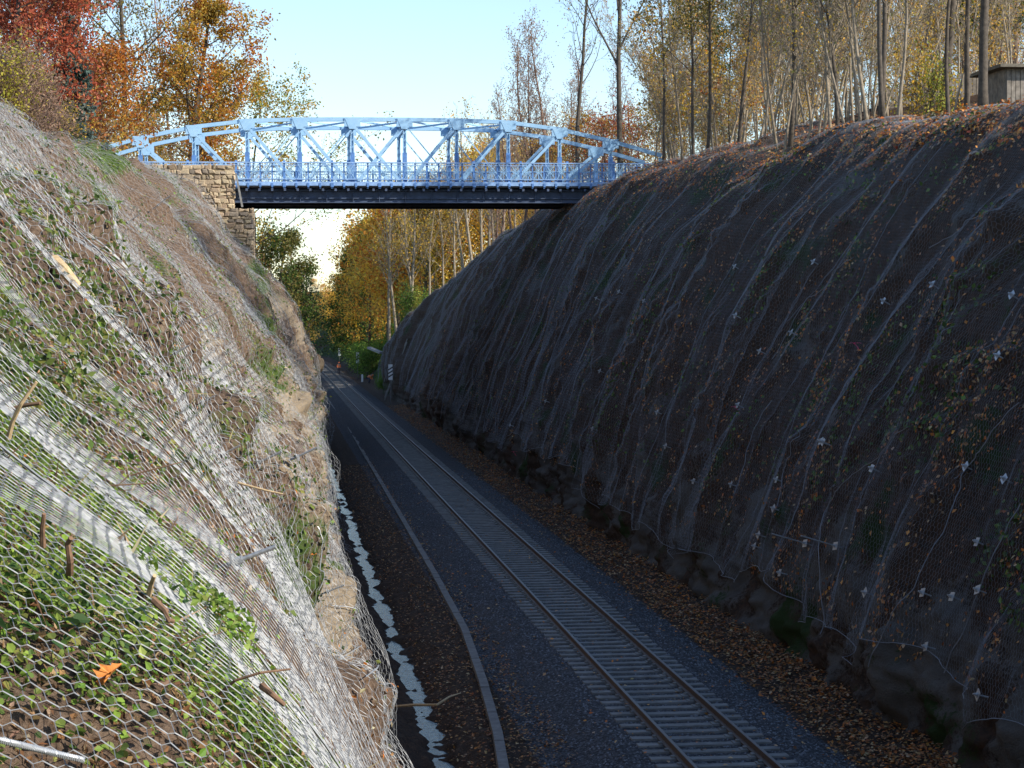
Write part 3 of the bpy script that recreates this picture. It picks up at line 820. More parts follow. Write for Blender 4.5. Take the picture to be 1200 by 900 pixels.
ab2 = empty('stone_abutment', (14, 129, 10), 'stone abutment half buried in the right slope under the far end of the bridge', 'abutment')
masonry('stone_facing', 12.6, 20, 128.6, 137.5, 8, zl, ab2, rgm, 'y')

# ------------------------------------------------------------------ distance boards, ladder, plank, hut, fence
mwhite = simple('white_enamel', (.80,.80,.80), .5, 0, .06, 5); mblack = simple('black_enamel', (.015,.015,.016), .5, 0, .1, 5)
def marker(px, py_top, d, stripes, px_base, label):
    x, y, z = at_y(px, py_top, d); W, H = .42, 1.55
    gz = -.5
    root = empty('distance_board', (x, d, gz), label, 'railway sign', 'striped distance boards beside the track')
    zt = z-gz
    mb = MB(); mb.tube([(0,.05,-.2),(0,.05,zt-.1)], .045, 8); mb.build('post', M_CONCD, root)
    mb = MB(); mb.box(-W/2, W/2, -.015, .015, zt-H, zt); bd = mb.build('board', mwhite, root)
    mb = MB(); zc = zt-H/2
    for k in range(stripes):
        o = (k-(stripes-1)/2)*.36; h = .075
        mb.add([[-W/2,-.019,zc+o-.13-h],[W/2,-.019,zc+o+.13-h],[W/2,-.019,zc+o+.13+h],[-W/2,-.019,zc+o-.13+h],
                [-W/2,-.017,zc+o-.13-h],[W/2,-.017,zc+o+.13-h],[W/2,-.017,zc+o+.13+h],[-W/2,-.017,zc+o-.13+h]], MB.BOXF)
    mb.build('stripe', mblack, bd)
marker(457.5, 427, 205, 3, 0, 'white distance board with three slanting black stripes, nearest of the three')
marker(419, 412.7, 290, 2, 0, 'white distance board with two slanting black stripes, beside the green bushes')
marker(397.7, 407, 385, 1, 0, 'white distance board with a single slanting black stripe, farthest along the track')

lad_a = at_z(450, 462, -.45); lad_b = hit(478, 400, 'r')
A = np.array([3.0, 214., -.45]); A = at_y(450.5, 462, 214); A[2] = -.45
B = netpt('r', lad_b[0], lad_b[1]) + normal('r', np.array(lad_b[0]), np.array(lad_b[1]))*.15
lr = empty('ladder', A, 'long grey ladder leaning against the net behind the three-striped board', 'ladder')
dl = B-A; sd = np.cross(dl/np.linalg.norm(dl), normal('r', np.array(lad_b[0]), np.array(lad_b[1]))); sd /= np.linalg.norm(sd)
for s_ in (-.28, .28):
    mb = MB(); mb.bar(A+sd*s_, B+sd*s_, .06, .10); add(lr, mb.build('side_rail', M_WOOD if False else M_CONC))
L = np.linalg.norm(dl); mb = MB()
for q in np.arange(.3, L-.2, .32): P = A+dl*q/L; mb.bar(P-sd*.28, P+sd*.28, .04, .04)
add(lr, mb.build('rung', M_CONC))
P0 = at_y(450, 447, 214); P1 = at_y(455, 431, 214)
mb = MB(); mb.tube([P0, P1], .035, 6); tag(mb.build('pole', M_CONC), 'thin grey pole propped against the slope left of the ladder', 'pole')
P0 = at_y(432.5, 407.5, 236); P1 = at_y(447, 413.5, 232)
mb = MB(); mb.bar(P0, P1, .5, .22); tag(mb.build('timber_beam', M_CONC), 'pale timber beam lying on the dark slope beside the green bushes', 'beam')
P0 = at_z(424.5, 446, -.4); mb = MB(); mb.box(P0[0]-.12, P0[0]+.12, P0[1]-.1, P0[1]+.1, -.7, .35); mb.box(P0[0]-.07, P0[0]+.07, P0[1]-.06, P0[1]+.06, .35, .45)
tag(mb.build('marker_stone', mwhite), 'small whitish lineside marker stone beside the crouching worker', 'marker stone')
P0 = at_z(381, 428, 0); mb = MB(); mb.box(-.62+float(cx(P0[1])), .62+float(cx(P0[1])), P0[1]-3, P0[1]+3, -.2, -.06)
for x in (-.3, 0, .3): mb.box(x-.004+float(cx(P0[1])), x+.004+float(cx(P0[1])), P0[1]-3, P0[1]+3, -.06, -.052)
tag(mb.build('crossing_panel', M_CONC), 'pale crossing panel laid between the rails in the distance', 'crossing panel')

# pink ribbons tied to the right net
mpink = simple('pink_ribbon', (.75, .10, .22), .6, 0, .2, 8)
for k, (x, y, lab) in enumerate(((1006,404,'pink marking ribbon tied to the dark net high on the right slope'),(603,531,'reddish ribbon at the foot of the right net above the ballast edge'),(866,478,'small pink ribbon beside an anchor plate in the middle of the right slope'))):
    h = hit(x, y, 'r')
    if h is None: continue
    P = netpt('r', h[0], h[1]) + normal('r', np.array(h[0]), np.array(h[1]))*.05
    mb = MB()
    for a, l in ((.5,.22),(-.6,.18),(2.4,.16),(1.4,.12)):
        q = np.linspace(0, 1, 5); pts = np.stack([np.cos(a)*l*q, -.03*np.sin(q*4), np.sin(a)*l*q-.1*q*q], -1)
        for i in range(4): mb.bar(pts[i], pts[i+1], .045, .006)
    o = mb.build('ribbon', mpink, loc=P); tag(o, lab, 'ribbon')

# hut and fence on the right crest
def ground_z(side, x, v, qs_=None):
    Lv = float(Lof(side, v)); e = base(side, v, Lv); sgn = -1 if side == 'l' else 1
    q = (x-e[0])*sgn
    if q > 0: return float(e[2] + (.06 if side == 'l' else .19)*min(q, 22))
    T = TAB[side][0][int(round((v-TV[0])/.5))]; u = T[:,0]*sgn; return float(np.interp(x*sgn, np.maximum.accumulate(u), T[:,1]))
hy = 84.; hx = at_y(1165, 100, hy)[0]; hz = ground_z('r', hx+1, hy)-.3; ht = at_y(1180, 80, hy)[2]
hut = empty('garden_hut', (hx+2.5, hy+1.5, hz), 'small grey plank hut with a flat overhanging roof on the right crest', 'hut')
mb = MB(); mb.box(-2, 2, -1.5, 1.5, 0, ht-hz); 
for x in np.arange(-1.95, 1.96, .2): mb.box(x, x+.17, -1.53-random.uniform(0,.012), -1.502, .02, ht-hz-.02)
for y in np.arange(-1.45, 1.4, .2): mb.box(-2.03-random.uniform(0,.012), -2.002, y, y+.17, .02, ht-hz-.02)
mb.build('wall', simple('grey_boards', (.24,.21,.18), .9, 0, .4, 4, .01), hut)
mb = MB(); mb.box(-2.4, 2.4, -2.0, 2.0, ht-hz+.002, ht-hz+.14); mb.build('roof', simple('roof_felt', (.16,.14,.11), .9, 0, .4, 6, .01), hut)
mb = MB(); mb.box(.9, 1.5, -1.57, -1.545, .0, 1.6); dr = mb.build('door', M_WOOD, hut)
fy = 92.; fn = empty('plank_fence', (20, fy, 16), 'low dark weathered plank fence between the trunks left of the hut', 'fence')
xa = at_y(1035, 120, fy)[0]; xb = at_y(1160, 120, fy)[0]
mb = MB(); mp = MB(); x = xa
while x < xb:
    z = ground_z('r', x, fy); mb.box(x, x+.16, fy-.012-random.uniform(0,.01), fy+.012, z-.05, z+1.1+random.uniform(-.08,.08)); x += .185
for x in np.arange(xa, xb+.1, 2.2): z = ground_z('r', x, fy); mp.box(x-.06, x+.06, fy+.05, fy+.17, z-.4, z+1.15)
add(fn, mb.build('board', M_WOOD)); add(fn, mp.build('fence_post', M_WOOD))
# ------------------------------------------------------------------ leaves
def leaf_quads(C, size, rng, pal, w=.62, fold=.25, flat=0., colvar=.25, nrm=None, pick=None, rnd=False):
    """diamond leaves folded along the midrib at points C; returns V, F3, colours"""
    n = len(C)
    d = rng.normal(size=(n,3)); d /= np.linalg.norm(d, axis=1)[:,None]
    u = rng.normal(size=(n,3)); 
    if nrm is not None: u = u*(1-flat) + nrm*flat*2
    u -= d*(u*d).sum(1)[:,None]; u /= np.linalg.norm(u, axis=1)[:,None]+1e-9
    if nrm is not None:
        d -= nrm*(d*nrm).sum(1)[:,None]*flat; d /= np.linalg.norm(d, axis=1)[:,None]+1e-9
    s = np.cross(d, u); L = (size*rng.uniform(.6, 1.3, n))[:,None]
    a = C; b = C+d*L; m1 = C+d*L*.45+s*L*w*.5+u*L*fold*.5; m2 = C+d*L*.45-s*L*w*.5+u*L*fold*.5
    if rnd:
        hw = s*L*w*.5; up = u*L*fold*.5
        V = np.stack([a, C+d*L*.28+hw*.85+up, C+d*L*.68+hw*.9+up, b-d*L*.04, C+d*L*.68-hw*.9+up, C+d*L*.28-hw*.85+up], 1).reshape(-1,3)
        F = (np.array([[0,1,2],[0,2,3],[0,3,4],[0,4,5]])[None] + (np.arange(n)*6)[:,None,None]).reshape(-1,3)
        nv = 6
    else:
        V = np.stack([a, m1, b, m2], 1).reshape(-1,3); nv = 4
        F = (np.array([[0,1,2],[0,2,3]])[None] + (np.arange(n)*4)[:,None,None]).reshape(-1,3)
    pal = np.array(pal); k = rng.integers(0, len(pal), n) if pick is None else pick
    c = pal[k]*rng.uniform(1-colvar, 1+colvar, (n,1))*rng.uniform(.92, 1.08, (n,3))
    return V, F, np.repeat(np.clip(c, 0, 1), nv, 0)

# ------------------------------------------------------------------ trees
def grow(rng, H, r0, spec):
    """tapered trunk with limbs and twigs; returns bark mesh builder and leaf points"""
    mb = MB(); tips = []
    lean = rng.normal(0, spec.get('lean', .04), 2)
    def polyline(p, d, L, n, wig, up):
        pts = [p]; d = d/np.linalg.norm(d)
        for i in range(n):
            d = d + rng.normal(0, wig, 3) + np.array([0,0,up]); d /= np.linalg.norm(d)
            pts.append(pts[-1] + d*L/n)
        return np.array(pts)
    def branch(p, d, L, r, lvl):
        n = (9, 6, 4, 3)[lvl]
        pts = polyline(p, d, L, n, spec['wig'][lvl], spec['up'][lvl])
        tap = np.linspace(1, (.25, .25, .3, .4)[lvl], n+1)
        if lvl == 0: tap[0] = 1.35
        mb.tube(pts, r*tap, (8, 5, 4, 3)[lvl], cap=lvl == 0)
        if lvl >= spec.get('leaflvl', 2) or lvl == spec['levels']-1:
            for t in np.linspace(.25, 1, 4): tips.append(pts[0]*(1-t)+0 if False else np.array([np.interp(t*n, np.arange(n+1), pts[:,k]) for k in range(3)]))
        if lvl+1 >= spec['levels']: return
        nb = spec['n'][lvl]; nb = max(1, int(round(nb*rng.uniform(.8, 1.2))))
        lo = spec['start'][lvl]; phi = rng.uniform(0, 6.28)
        for k in range(nb):
            t = lo + (1-lo)*((k+rng.uniform(.2,.8))/nb)
            P = np.array([np.interp(t*n, np.arange(n+1), pts[:,q]) for q in range(3)])
            i = min(int(t*n), n-1); D = pts[i+1]-pts[i]; D /= np.linalg.norm(D)
            phi += 2.4 + rng.normal(0, .5)
            e1 = np.cross(D, [.3,.2,1.] if abs(D[2]) < .9 else [1.,0,0]); e1 /= np.linalg.norm(e1); e2 = np.cross(D, e1)
            ang = spec['ang'][lvl]*rng.uniform(.75, 1.25)
            nd = D*math.cos(ang) + (e1*math.cos(phi)+e2*math.sin(phi))*math.sin(ang)
            sh = spec['len'][lvl]*rng.uniform(.65, 1.2)*(1-.55*t if lvl == 0 else 1-.35*t)
            if lvl == 0 and 'prof' in spec: sh = spec['len'][0]*spec['prof']((t-lo)/(1-lo))*rng.uniform(.75,1.15)
            branch(P, nd, L*sh, r*np.interp(t*n, np.arange(n+1), tap)*spec.get('rr', .5), lvl+1)
    branch(np.array([0,0,-.4]), np.array([lean[0], lean[1], 1.]), H, r0, 0)
    return mb, np.array(tips)

def tree_obj(name, label, cat, loc, H, r0, spec, leaves, bark, rng, group=None):
    root = empty(name, loc, label, cat, group)
    mb, tips = grow(rng, H, r0, spec)
    for q in range(spec.get('stems', 1)-1):
        m2, t2 = grow(rng, H*rng.uniform(.75, 1), r0*.8, dict(spec, lean=.14)); o = rng.normal(0, .35, 2)
        sh = np.array([o[0], o[1], 0]); V = [x+sh for x in m2.v]
        n0 = mb.n; mb.v += V; mb.f4 += [f+n0 for f in m2.f4]; mb.f3 += [f+n0 for f in m2.f3]; mb.n += m2.n; tips = np.vstack([tips, t2+sh])
    mb.build('trunk', bark, root, smooth=True)
    if leaves and leaves['n'] > 0:
        n = leaves['n']; tz = tips
        if 'zmin' in leaves: tz = tips[tips[:,2] > leaves['zmin']*H]
        if 'keep' in leaves: tz = tz[rng.uniform(size=len(tz)) < leaves['keep']]
        k = rng.integers(0, len(tz), n); C = tz[k] + rng.normal(0, leaves['spread'], (n,3))*np.array([1,1,.8])
        pal = leaves['pal']
        f = pn(C[:,0]/1.7+5, C[:,2]/1.7+C[:,1]/2.3, 33)*.9 + rng.normal(0, .28, n)
        pk = np.clip(((f+.6)/1.2*len(pal)).astype(int), 0, len(pal)-1)
        V, F, c = leaf_quads(C, leaves['size'], rng, pal, pick=pk)
        mk('crown', V, F, M_LEAF, root, col=c)
    return root

MB.rmin = .011
FOREST = dict(levels=4, n=(20,4,3), start=(.38,.25,.2), ang=(.62,.65,.6), len=(.30,.45,.5), wig=(.035,.09,.12,.15), up=(.02,.09,.06,.03), rr=.36, lean=.05)
THIN = dict(levels=4, n=(30,5,4), start=(.22,.25,.2), ang=(.45,.55,.6), len=(.27,.45,.5), wig=(.06,.09,.13,.16), up=(.015,.10,.07,.05), rr=.34, lean=.09)
FORK = dict(levels=4, n=(12,7,5), start=(.38,.2,.15), ang=(.55,.5,.55), len=(.62,.45,.45), wig=(.02,.05,.09,.13), up=(0,.07,.05,.03), rr=.55, lean=.01)
BROAD = dict(levels=4, n=(18,6,4), start=(.20,.2,.2), ang=(.98,.75,.7), len=(.48,.45,.45), wig=(.03,.09,.13,.16), up=(.01,.05,.03,.0), rr=.46, lean=.03,
             prof=lambda t: .35+1.0*math.sin(math.pi*min(1, .22+.78*t))**.8 if t < .97 else .3)
PINE = dict(levels=3, n=(30,6), start=(.15,.15), ang=(1.25,.7), len=(.30,.38), wig=(.01,.05,.1), up=(0,-.01,0), rr=.25, lean=.01, leaflvl=1, prof=lambda t: 1.05-.95*t)
SPRUCE = dict(levels=3, n=(46,9), start=(.06,.12), ang=(1.45,.75), len=(.27,.32), wig=(.005,.04,.08), up=(0,.015,0), rr=.22, lean=.005, leaflvl=1, prof=lambda t: 1.05-1.0*t)
BUSH = dict(levels=3, n=(10,5), start=(.1,.15), ang=(.7,.6), len=(.6,.5), wig=(.06,.1,.14), up=(0,.03,.0), rr=.6, lean=.1, stems=4)

ORANGE = [(.44,.14,.02),(.52,.20,.03),(.58,.28,.05),(.36,.12,.03),(.55,.33,.07)]
GOLD = [(.60,.36,.04),(.52,.33,.05),(.66,.42,.07),(.42,.26,.05),(.34,.26,.06)]
OLIVE = [(.13,.13,.035),(.18,.16,.045),(.25,.20,.05),(.32,.22,.05),(.11,.10,.03)]
RUST = [(.30,.11,.04),(.36,.15,.05),(.42,.20,.06),(.25,.11,.045)]
RED = [(.44,.10,.05),(.50,.15,.07),(.36,.08,.045),(.48,.20,.08),(.42,.13,.08)]
GREEN = [(.05,.085,.02),(.075,.12,.025),(.10,.15,.03),(.04,.065,.02)]
BRIGHTG = [(.10,.19,.03),(.14,.24,.04),(.075,.14,.03),(.20,.28,.05)]
DKGREEN = [(.022,.042,.02),(.03,.055,.022),(.04,.065,.03)]
BLUEG = [(.09,.14,.13),(.12,.18,.16),(.07,.11,.095),(.15,.20,.17)]
SPARSE = [(.30,.26,.06),(.38,.28,.07),(.20,.19,.05),(.46,.24,.06)]
YGREEN = [(.36,.36,.06),(.28,.30,.05),(.48,.42,.06),(.22,.24,.05)]
PINKTAN = [(.36,.22,.15),(.32,.19,.13),(.42,.28,.19),(.30,.20,.12)]
TAN = [(.42,.30,.20),(.36,.24,.16),(.50,.38,.24),(.40,.34,.16)]

def BR(p, k=1.4): return [tuple(min(.85, c*k) for c in q) for q in p]
rt = np.random.default_rng(21)
def X(px, y): return float(at_y(px, 300, y)[0])
def ZP(px, py, y): return float(at_y(px, py, y)[2])
def gz(x, y):
    side = 'l' if x-float(cx(y)) < 0 else 'r'
    return ground_z(side, x, y)

# ---- right crest: thin bare forest, several kinds copied
def forest_kind(name, label, group, H, r0, spec, leaves, bark, nvar):
    out = []
    for k in range(nvar):
        out.append(tree_obj(name, label, 'tree', (0,0,-500), H, r0, spec, leaves, bark, rt, group))
    return out
used = set()
def put(protos, x, y, sc, zoff=0., label=None, group=None, rz=None):
    p = protos[int(rt.integers(0, len(protos)))]
    rz = rt.uniform(0, 6.28) if rz is None else rz
    loc = (x, y, gz(x, y)-.15+zoff)
    if p.name not in used:
        used.add(p.name); p.location = loc; p.rotation_euler = (0,0,rz); p.scale = (sc,)*3 if np.isscalar(sc) else sc
        if label: p['label'] = label
        return p
    return copy_tree(p, loc, rz, sc, label, group)

bare = forest_kind('bare_tree', 'slender leafless tree in the dense bare stand along the right crest', 'bare trees on the right crest', 14, .068, THIN, dict(n=650, size=.14, spread=.2, pal=BR(SPARSE+GOLD[:3],1.3), zmin=.2), M_BARKP, 6)
dark = forest_kind('dark_trunk_tree', 'dark trunked tree with thin olive foliage high on the right crest beside the bridge end', 'dark trunked trees on the right crest', 16, .11, FOREST, dict(n=3400, size=.17, spread=.32, pal=OLIVE+SPARSE[:1], zmin=.35), M_BARK, 5)
amber = forest_kind('young_beech', 'young beech with a sparse amber crown low behind the bare trunks on the right bank', 'amber young beeches on the right bank', 9, .07, dict(FOREST, start=(.15,.25,.2)), dict(n=2300, size=.17, spread=.3, pal=BR(GOLD+TAN+ORANGE[3:],1.25), zmin=.05), M_BARKP, 4)
# placed by the foot of each trunk: (x pixel, distance)
spots = [(778,122,'d'),(800,118,'b'),(815,112,'d'),(828,108,'d'),(852,112,'b'),(864,104,'d'),(884,98,'b'),(896,92,'b'),(905,92,'b'),(912,88,'b'),(925,86,'d'),(934,96,'b'),(943,84,'b'),
 (952,88,'b'),(962,84,'b'),(972,80,'b'),(984,78,'d'),(992,90,'b'),(1001,86,'b'),(1010,76,'b'),(1020,74,'b'),(1030,72,'d'),(1036,71,'d'),(1042,84,'b'),(1055,80,'b'),(1072,88,'b'),(1090,92,'b'),
 (1112,76,'d'),(1132,74,'d'),(1145,90,'b'),(1185,96,'b'),(788,135,'b'),(840,128,'b'),(870,125,'b'),(900,118,'b'),(920,112,'b'),(946,108,'b'),(968,104,'b'),(990,106,'b'),(1008,100,'b'),(1028,98,'b'),(1050,104,'b'),(1078,108,'b'),(1105,110,'b'),(1125,104,'b'),(1160,112,'b'),
 (765,128,'b'),(812,140,'b'),(856,142,'d'),(888,138,'b'),(932,132,'b'),(975,128,'b'),(1015,124,'b'),(1060,128,'d'),(1095,132,'b'),(1140,130,'b'),(1178,122,'b'),(917,84.5,'b'),(958,81,'b'),(996,76,'b'),(1049,73,'b'),(908,104,'b'),(938,100,'b'),(980,96,'b'),(1022,92,'b')]
for px, y, kd in spots:
    x = X(px, y); e = base('r', y, float(Lof('r', y)))[0]
    x = max(x, 12.3)
    put(bare if kd == 'b' else dark, x, y, rt.uniform(.8, 1.15))
for k in range(46):                                      # thinner poles filling the stand
    px = rt.uniform(770, 1195); y = rt.uniform(74, 150) if px > 1000 else rt.uniform(95 + (1000-px)*.12, 160)
    put(bare, max(X(px, y), 12.8), y, rt.uniform(.6, .95))
for px, y in ((770,150),(800,160),(826,150),(850,165),(875,160),(905,150),(935,160),(965,150),(1000,145),(1040,140),(1080,140),(1120,135),(1165,140),(790,130),(842,120),(868,112),(1150,112),(1100,118)):
    put(amber, X(px,y), y, rt.uniform(.8,1.25))
dk2 = [tree_obj('big_trunk_tree', 'thick leaning dark trunk leaving the picture just left of the hut', 'tree', (0,0,0), 17, .19, dict(FORK, start=(.3,.2,.15)), dict(n=500, size=.16, spread=.5, pal=SPARSE), M_BARK, rt)]
put(dk2, X(1152, 72), 72, (1,1,1))
t = tree_obj('oak_tree', 'tall broad bare oak trunk behind the yellow bush on the right crest', 'tree', (0,0,0), 18, .22, FOREST, dict(n=900, size=.17, spread=.5, pal=OLIVE), M_BARK, rt); t.location = (X(1102,88), 88, gz(X(1102,88),88)-.2)
t = tree_obj('hazel_bush', 'bright yellow leaved bush in front of the fence on the right crest', 'bush', (0,0,0), 4.4, .05, BUSH, dict(n=2600, size=.13, spread=.35, pal=GOLD[:3]+YGREEN[:2]), M_BARK, rt); t.location = (X(1085,82), 82, gz(X(1085,82),82)-.2)
ever = [tree_obj('scots_pine', 'dark green pine crown filling the sky above the hut', 'tree', (0,0,0), 15, .2, PINE, dict(n=6000, size=.22, spread=.28, pal=GREEN, zmin=.3), M_BARKR, rt)]
put(ever, X(1190,115), 115, 1.); put(ever, X(1130,135), 135, 1.1, label='dark green pine behind the oak trunk on the right crest'); put(ever, X(840,170), 170, 1.0, label='olive green pine far behind the dark trunks at the right bridge end')

# ---- behind the right end of the bridge
t = tree_obj('bare_oak', 'large leafless tree with wide forking limbs behind the right end of the bridge', 'tree', (0,0,0), 27, .27, FORK, dict(n=260, size=.16, spread=.5, pal=RED[:3]), M_BARK, rt); t.location = (X(727,158), 158, gz(X(727,158),158)-.3); t.rotation_euler.z = 1.0
t = tree_obj('ash_tree', 'tall ivy stained trunk with crooked bare branches left of the large forking tree', 'tree', (0,0,0), 25, .21, dict(FOREST, n=(16,5,4), start=(.45,.2,.2), lean=.01), dict(n=900, size=.18, spread=.5, pal=SPARSE, zmin=.15), M_BARK, rt); t.location = (X(678,165), 165, gz(X(678,165),165)-.3)
hazy = forest_kind('twiggy_tree', 'pinkish brown twiggy tree without leaves behind the bridge trusses', 'twiggy trees behind the bridge', 15, .14, dict(THIN, n=(26,5,4)), dict(n=1300, size=.14, spread=.25, pal=PINKTAN+TAN[:2]), M_BARKR, 3)
for px, y, s in ((585,200,.9),(602,190,.95),(612,180,1.1),(632,185,1.2),(650,178,1.2),(592,215,.8),(700,190,1.1),(745,180,1.0),(665,205,1.1),(618,210,1.1)): put(hazy, X(px,y), y, s)
hazr = forest_kind('twiggy_tree', 'tan twiggy tree filling the gaps far behind the bare trunks on the right bank', 'twiggy trees on the right bank', 13, .10, dict(THIN, n=(24,5,3), start=(.12,.2,.2)), dict(n=1500, size=.16, spread=.25, pal=BR(TAN+GOLD[:3],1.2)), M_BARKP, 3)
for k in range(26):
    px = rt.uniform(772, 1198); y = rt.uniform(125, 185); put(hazr, X(px, y), y, rt.uniform(.7, 1.2))
rusty = forest_kind('rust_beech', 'rust orange beech showing through the right half of the bridge trusses', 'rust beeches behind the bridge', 9, .10, dict(BROAD, len=(.30,.45,.45)), dict(n=2200, size=.20, spread=.35, pal=RUST[1:3]+GOLD+ORANGE[2:4]), M_BARK, 4)
for px, y, s in ((612,200,.7),(640,180,.8),(662,175,.9),(690,172,1.0),(716,185,1.05),(600,220,.7),(628,190,.7),(750,170,.9),(735,200,1.1)): put(rusty, X(px,y), y, s)
t = tree_obj('red_maple', 'small red leaved tree behind the sloping right end of the bridge chord', 'tree', (0,0,0), 8, .1, BROAD, dict(n=2500, size=.19, spread=.5, pal=RED+ORANGE[:1]), M_BARK, rt); t.location = (X(712,166),166, gz(X(712,166),166))

# ---- left bank
def single(name, label, px, y, ptop, r0, spec, leaves, bark, cat='tree', zoff=-.3):
    x = X(px, y); z = gz(x, y)+zoff; H = ZP(px, ptop, y)-z
    t = tree_obj(name, label, cat, (0,0,0), H, r0, spec, leaves, bark, rt); t.location = (x, y, z); return t
single('red_cherry', 'tall scarlet red tree in the top left corner above the brown bush', 22, 100, -60, .22, dict(BROAD, len=(.40,.45,.45)), dict(n=17000, size=.20, spread=.32, pal=RED), M_BARK)
single('red_cherry', 'second scarlet tree leaning right of the corner tree, tips among the blue spruce', 62, 108, -10, .16, dict(BROAD, len=(.30,.45,.45)), dict(n=6500, size=.20, spread=.5, pal=RED), M_BARK)
single('blue_spruce', 'blue green spruce with layered branches between the red and orange trees', 84, 104, 12, .16, SPRUCE, dict(n=11000, size=.20, spread=.14, pal=BLUEG), M_BARK)
single('amber_cherry', 'small orange leaved tree between the blue spruce and the tall olive tree', 112, 118, 60, .13, dict(BROAD, len=(.34,.45,.45)), dict(n=7000, size=.2, spread=.5, pal=ORANGE+RUST[:2]), M_BARKP)
single('lime_tree', 'tall olive brown tree with twin dark trunks behind the left end of the bridge', 150, 165, -70, .34, dict(BROAD, len=(.30,.42,.42), stems=2), dict(n=15000, size=.24, spread=.4, pal=OLIVE+SPARSE[:2], keep=.8), M_BARK)
single('orange_oak', 'broad orange oak standing right of the olive tree above the left bridge end', 215, 160, 8, .36, dict(BROAD, len=(.25,.42,.42)), dict(n=17000, size=.24, spread=.38, pal=ORANGE+GOLD[:3]+OLIVE[2:4]), M_BARK)
single('orange_oak', 'lower gold and orange oak whose crown ends left of the open sky', 246, 168, 88, .25, dict(BROAD, len=(.30,.45,.45)), dict(n=9500, size=.23, spread=.38, pal=GOLD+ORANGE[:3]), M_BARK)
single('field_maple', 'yellow green tree lowest of the left group, seen through the bridge trusses', 285, 180, 112, .18, dict(BROAD, len=(.40,.45,.45)), dict(n=9000, size=.24, spread=.35, pal=GOLD[:3]+YGREEN), M_BARK)
single('birch_tree', 'leafless purple twigged tree behind the orange oak crown', 222, 190, -25, .2, FORK, dict(n=700, size=.2, spread=.5, pal=ORANGE), M_BARKR)
rust2 = [tree_obj('young_hornbeam', 'yellow brown undergrowth tree behind the left end of the bridge', 'tree', (0,0,0), 6, .06, BROAD, dict(n=2400, size=.18, spread=.45, pal=GOLD[:3]+OLIVE[2:4]+RUST[:2]), M_BARKP, rt, 'young trees behind the left bridge end') for _ in range(2)]
for px, y, s in ((108,128,.9),(128,140,.9),(148,150,1.),(172,150,.9),(196,155,.8),(222,160,.9),(250,168,.8),(95,118,.8),(186,170,1.2),(268,176,.9),(70,112,.8),(292,190,.8)): put(rust2, X(px,y), y, s)
single('small_spruce', 'small dull green spruce half hiding the left tip of the bridge chord', 148, 119, 196, .07, dict(SPRUCE, n=(30,7), len=(.45,.32)), dict(n=3800, size=.17, spread=.09, pal=[(.10,.12,.04),(.13,.14,.05),(.08,.10,.04)]), M_BARK)
single('conifer_shrub', 'dark green conifer shrub at the crest under the brown bush', 52, 88, 128, .05, dict(SPRUCE, n=(26,7), len=(.45,.32)), dict(n=3000, size=.15, spread=.1, pal=GREEN), M_BARK, 'shrub')
single('young_conifer', 'slim olive conifer below the blue spruce at the left crest', 80, 100, 110, .05, dict(SPRUCE, n=(26,7), len=(.40,.32)), dict(n=3000, size=.15, spread=.1, pal=[(.16,.17,.07),(.12,.13,.06)]), M_BARK)
single('bramble_bush', 'large pinkish brown dry bush on the left crest with pale yellow tips', 8, 78, 52, .05, dict(BUSH, n=(16,9), stems=9, len=(.7,.5), lean=.3), dict(n=9000, size=.12, spread=.3, pal=PINKTAN+YGREEN[2:3]), M_BARKR, 'bush')
single('bramble_bush', 'lower rounded brown bush in front of the dark conifer shrub on the left crest', 38, 84, 92, .04, dict(BUSH, n=(14,8), stems=8, len=(.7,.5), lean=.3), dict(n=5000, size=.12, spread=.28, pal=PINKTAN), M_BARKR, 'bush')
single('spindle_bush', 'small yellow leaved bush beside the dark conifer shrub', 62, 90, 120, .03, BUSH, dict(n=900, size=.12, spread=.25, pal=GOLD[:3]), M_BARK, 'bush')

# ---- seen under the bridge
single('round_oak', 'rounded olive green tree just right of the stone abutment under the bridge', 318, 215, 276, .3, dict(BROAD, len=(.27,.45,.45), start=(.1,.2,.2)), dict(n=11000, size=.30, spread=.5, pal=OLIVE[:3]+GREEN[1:3]), M_BARK)
single('dark_oak', 'dark blue green tree behind the rounded olive tree, against the sky gap', 346, 260, 318, .25, dict(BROAD, len=(.22,.45,.45), start=(.1,.2,.2)), dict(n=7000, size=.32, spread=.45, pal=DKGREEN+GREEN[:1]), M_BARK)
single('distant_birch', 'faint leafless tree far away in the sky gap under the bridge', 345, 380, 278, .3, FORK, None, M_BARKR)
single('distant_birch', 'second faint leafless tree right of the first in the sky gap', 362, 400, 310, .25, FORK, None, M_BARKR)
single('tall_pine', 'dark green pine at the right edge of the sky gap under the bridge', 414, 345, 290, .32, dict(PINE, n=(34,7), len=(.34,.38)), dict(n=11000, size=.42, spread=.5, pal=BR(GREEN), zmin=.12), M_BARK)
single('tall_pine', 'taller dark green pine whose top touches the bridge girder', 430, 330, 258, .32, dict(PINE, n=(34,7), len=(.26,.38)), dict(n=10000, size=.42, spread=.55, pal=BR(GREEN), zmin=.12), M_BARK)
single('dark_spruce', 'dark leaning spruce low in the valley above the track end', 372, 505, 345, .25, dict(SPRUCE, len=(.28,.32)), dict(n=7000, size=.40, spread=.3, pal=GREEN), M_BARK)
valley = [tree_obj('valley_beech', 'orange brown tree in the wooded valley beyond the bridge', 'tree', (0,0,0), 16, .25, dict(BROAD, len=(.27,.45,.45)), dict(n=6500, size=.36, spread=.7, pal=p_), M_BARK, rt, 'autumn trees in the valley beyond the bridge') for p_ in (BR(GOLD+ORANGE[1:3],1.45), BR(GOLD+RUST[1:3]+ORANGE[4:],1.45), BR(ORANGE+GOLD,1.35), BR(OLIVE[1:]+GOLD[:3],1.4))]
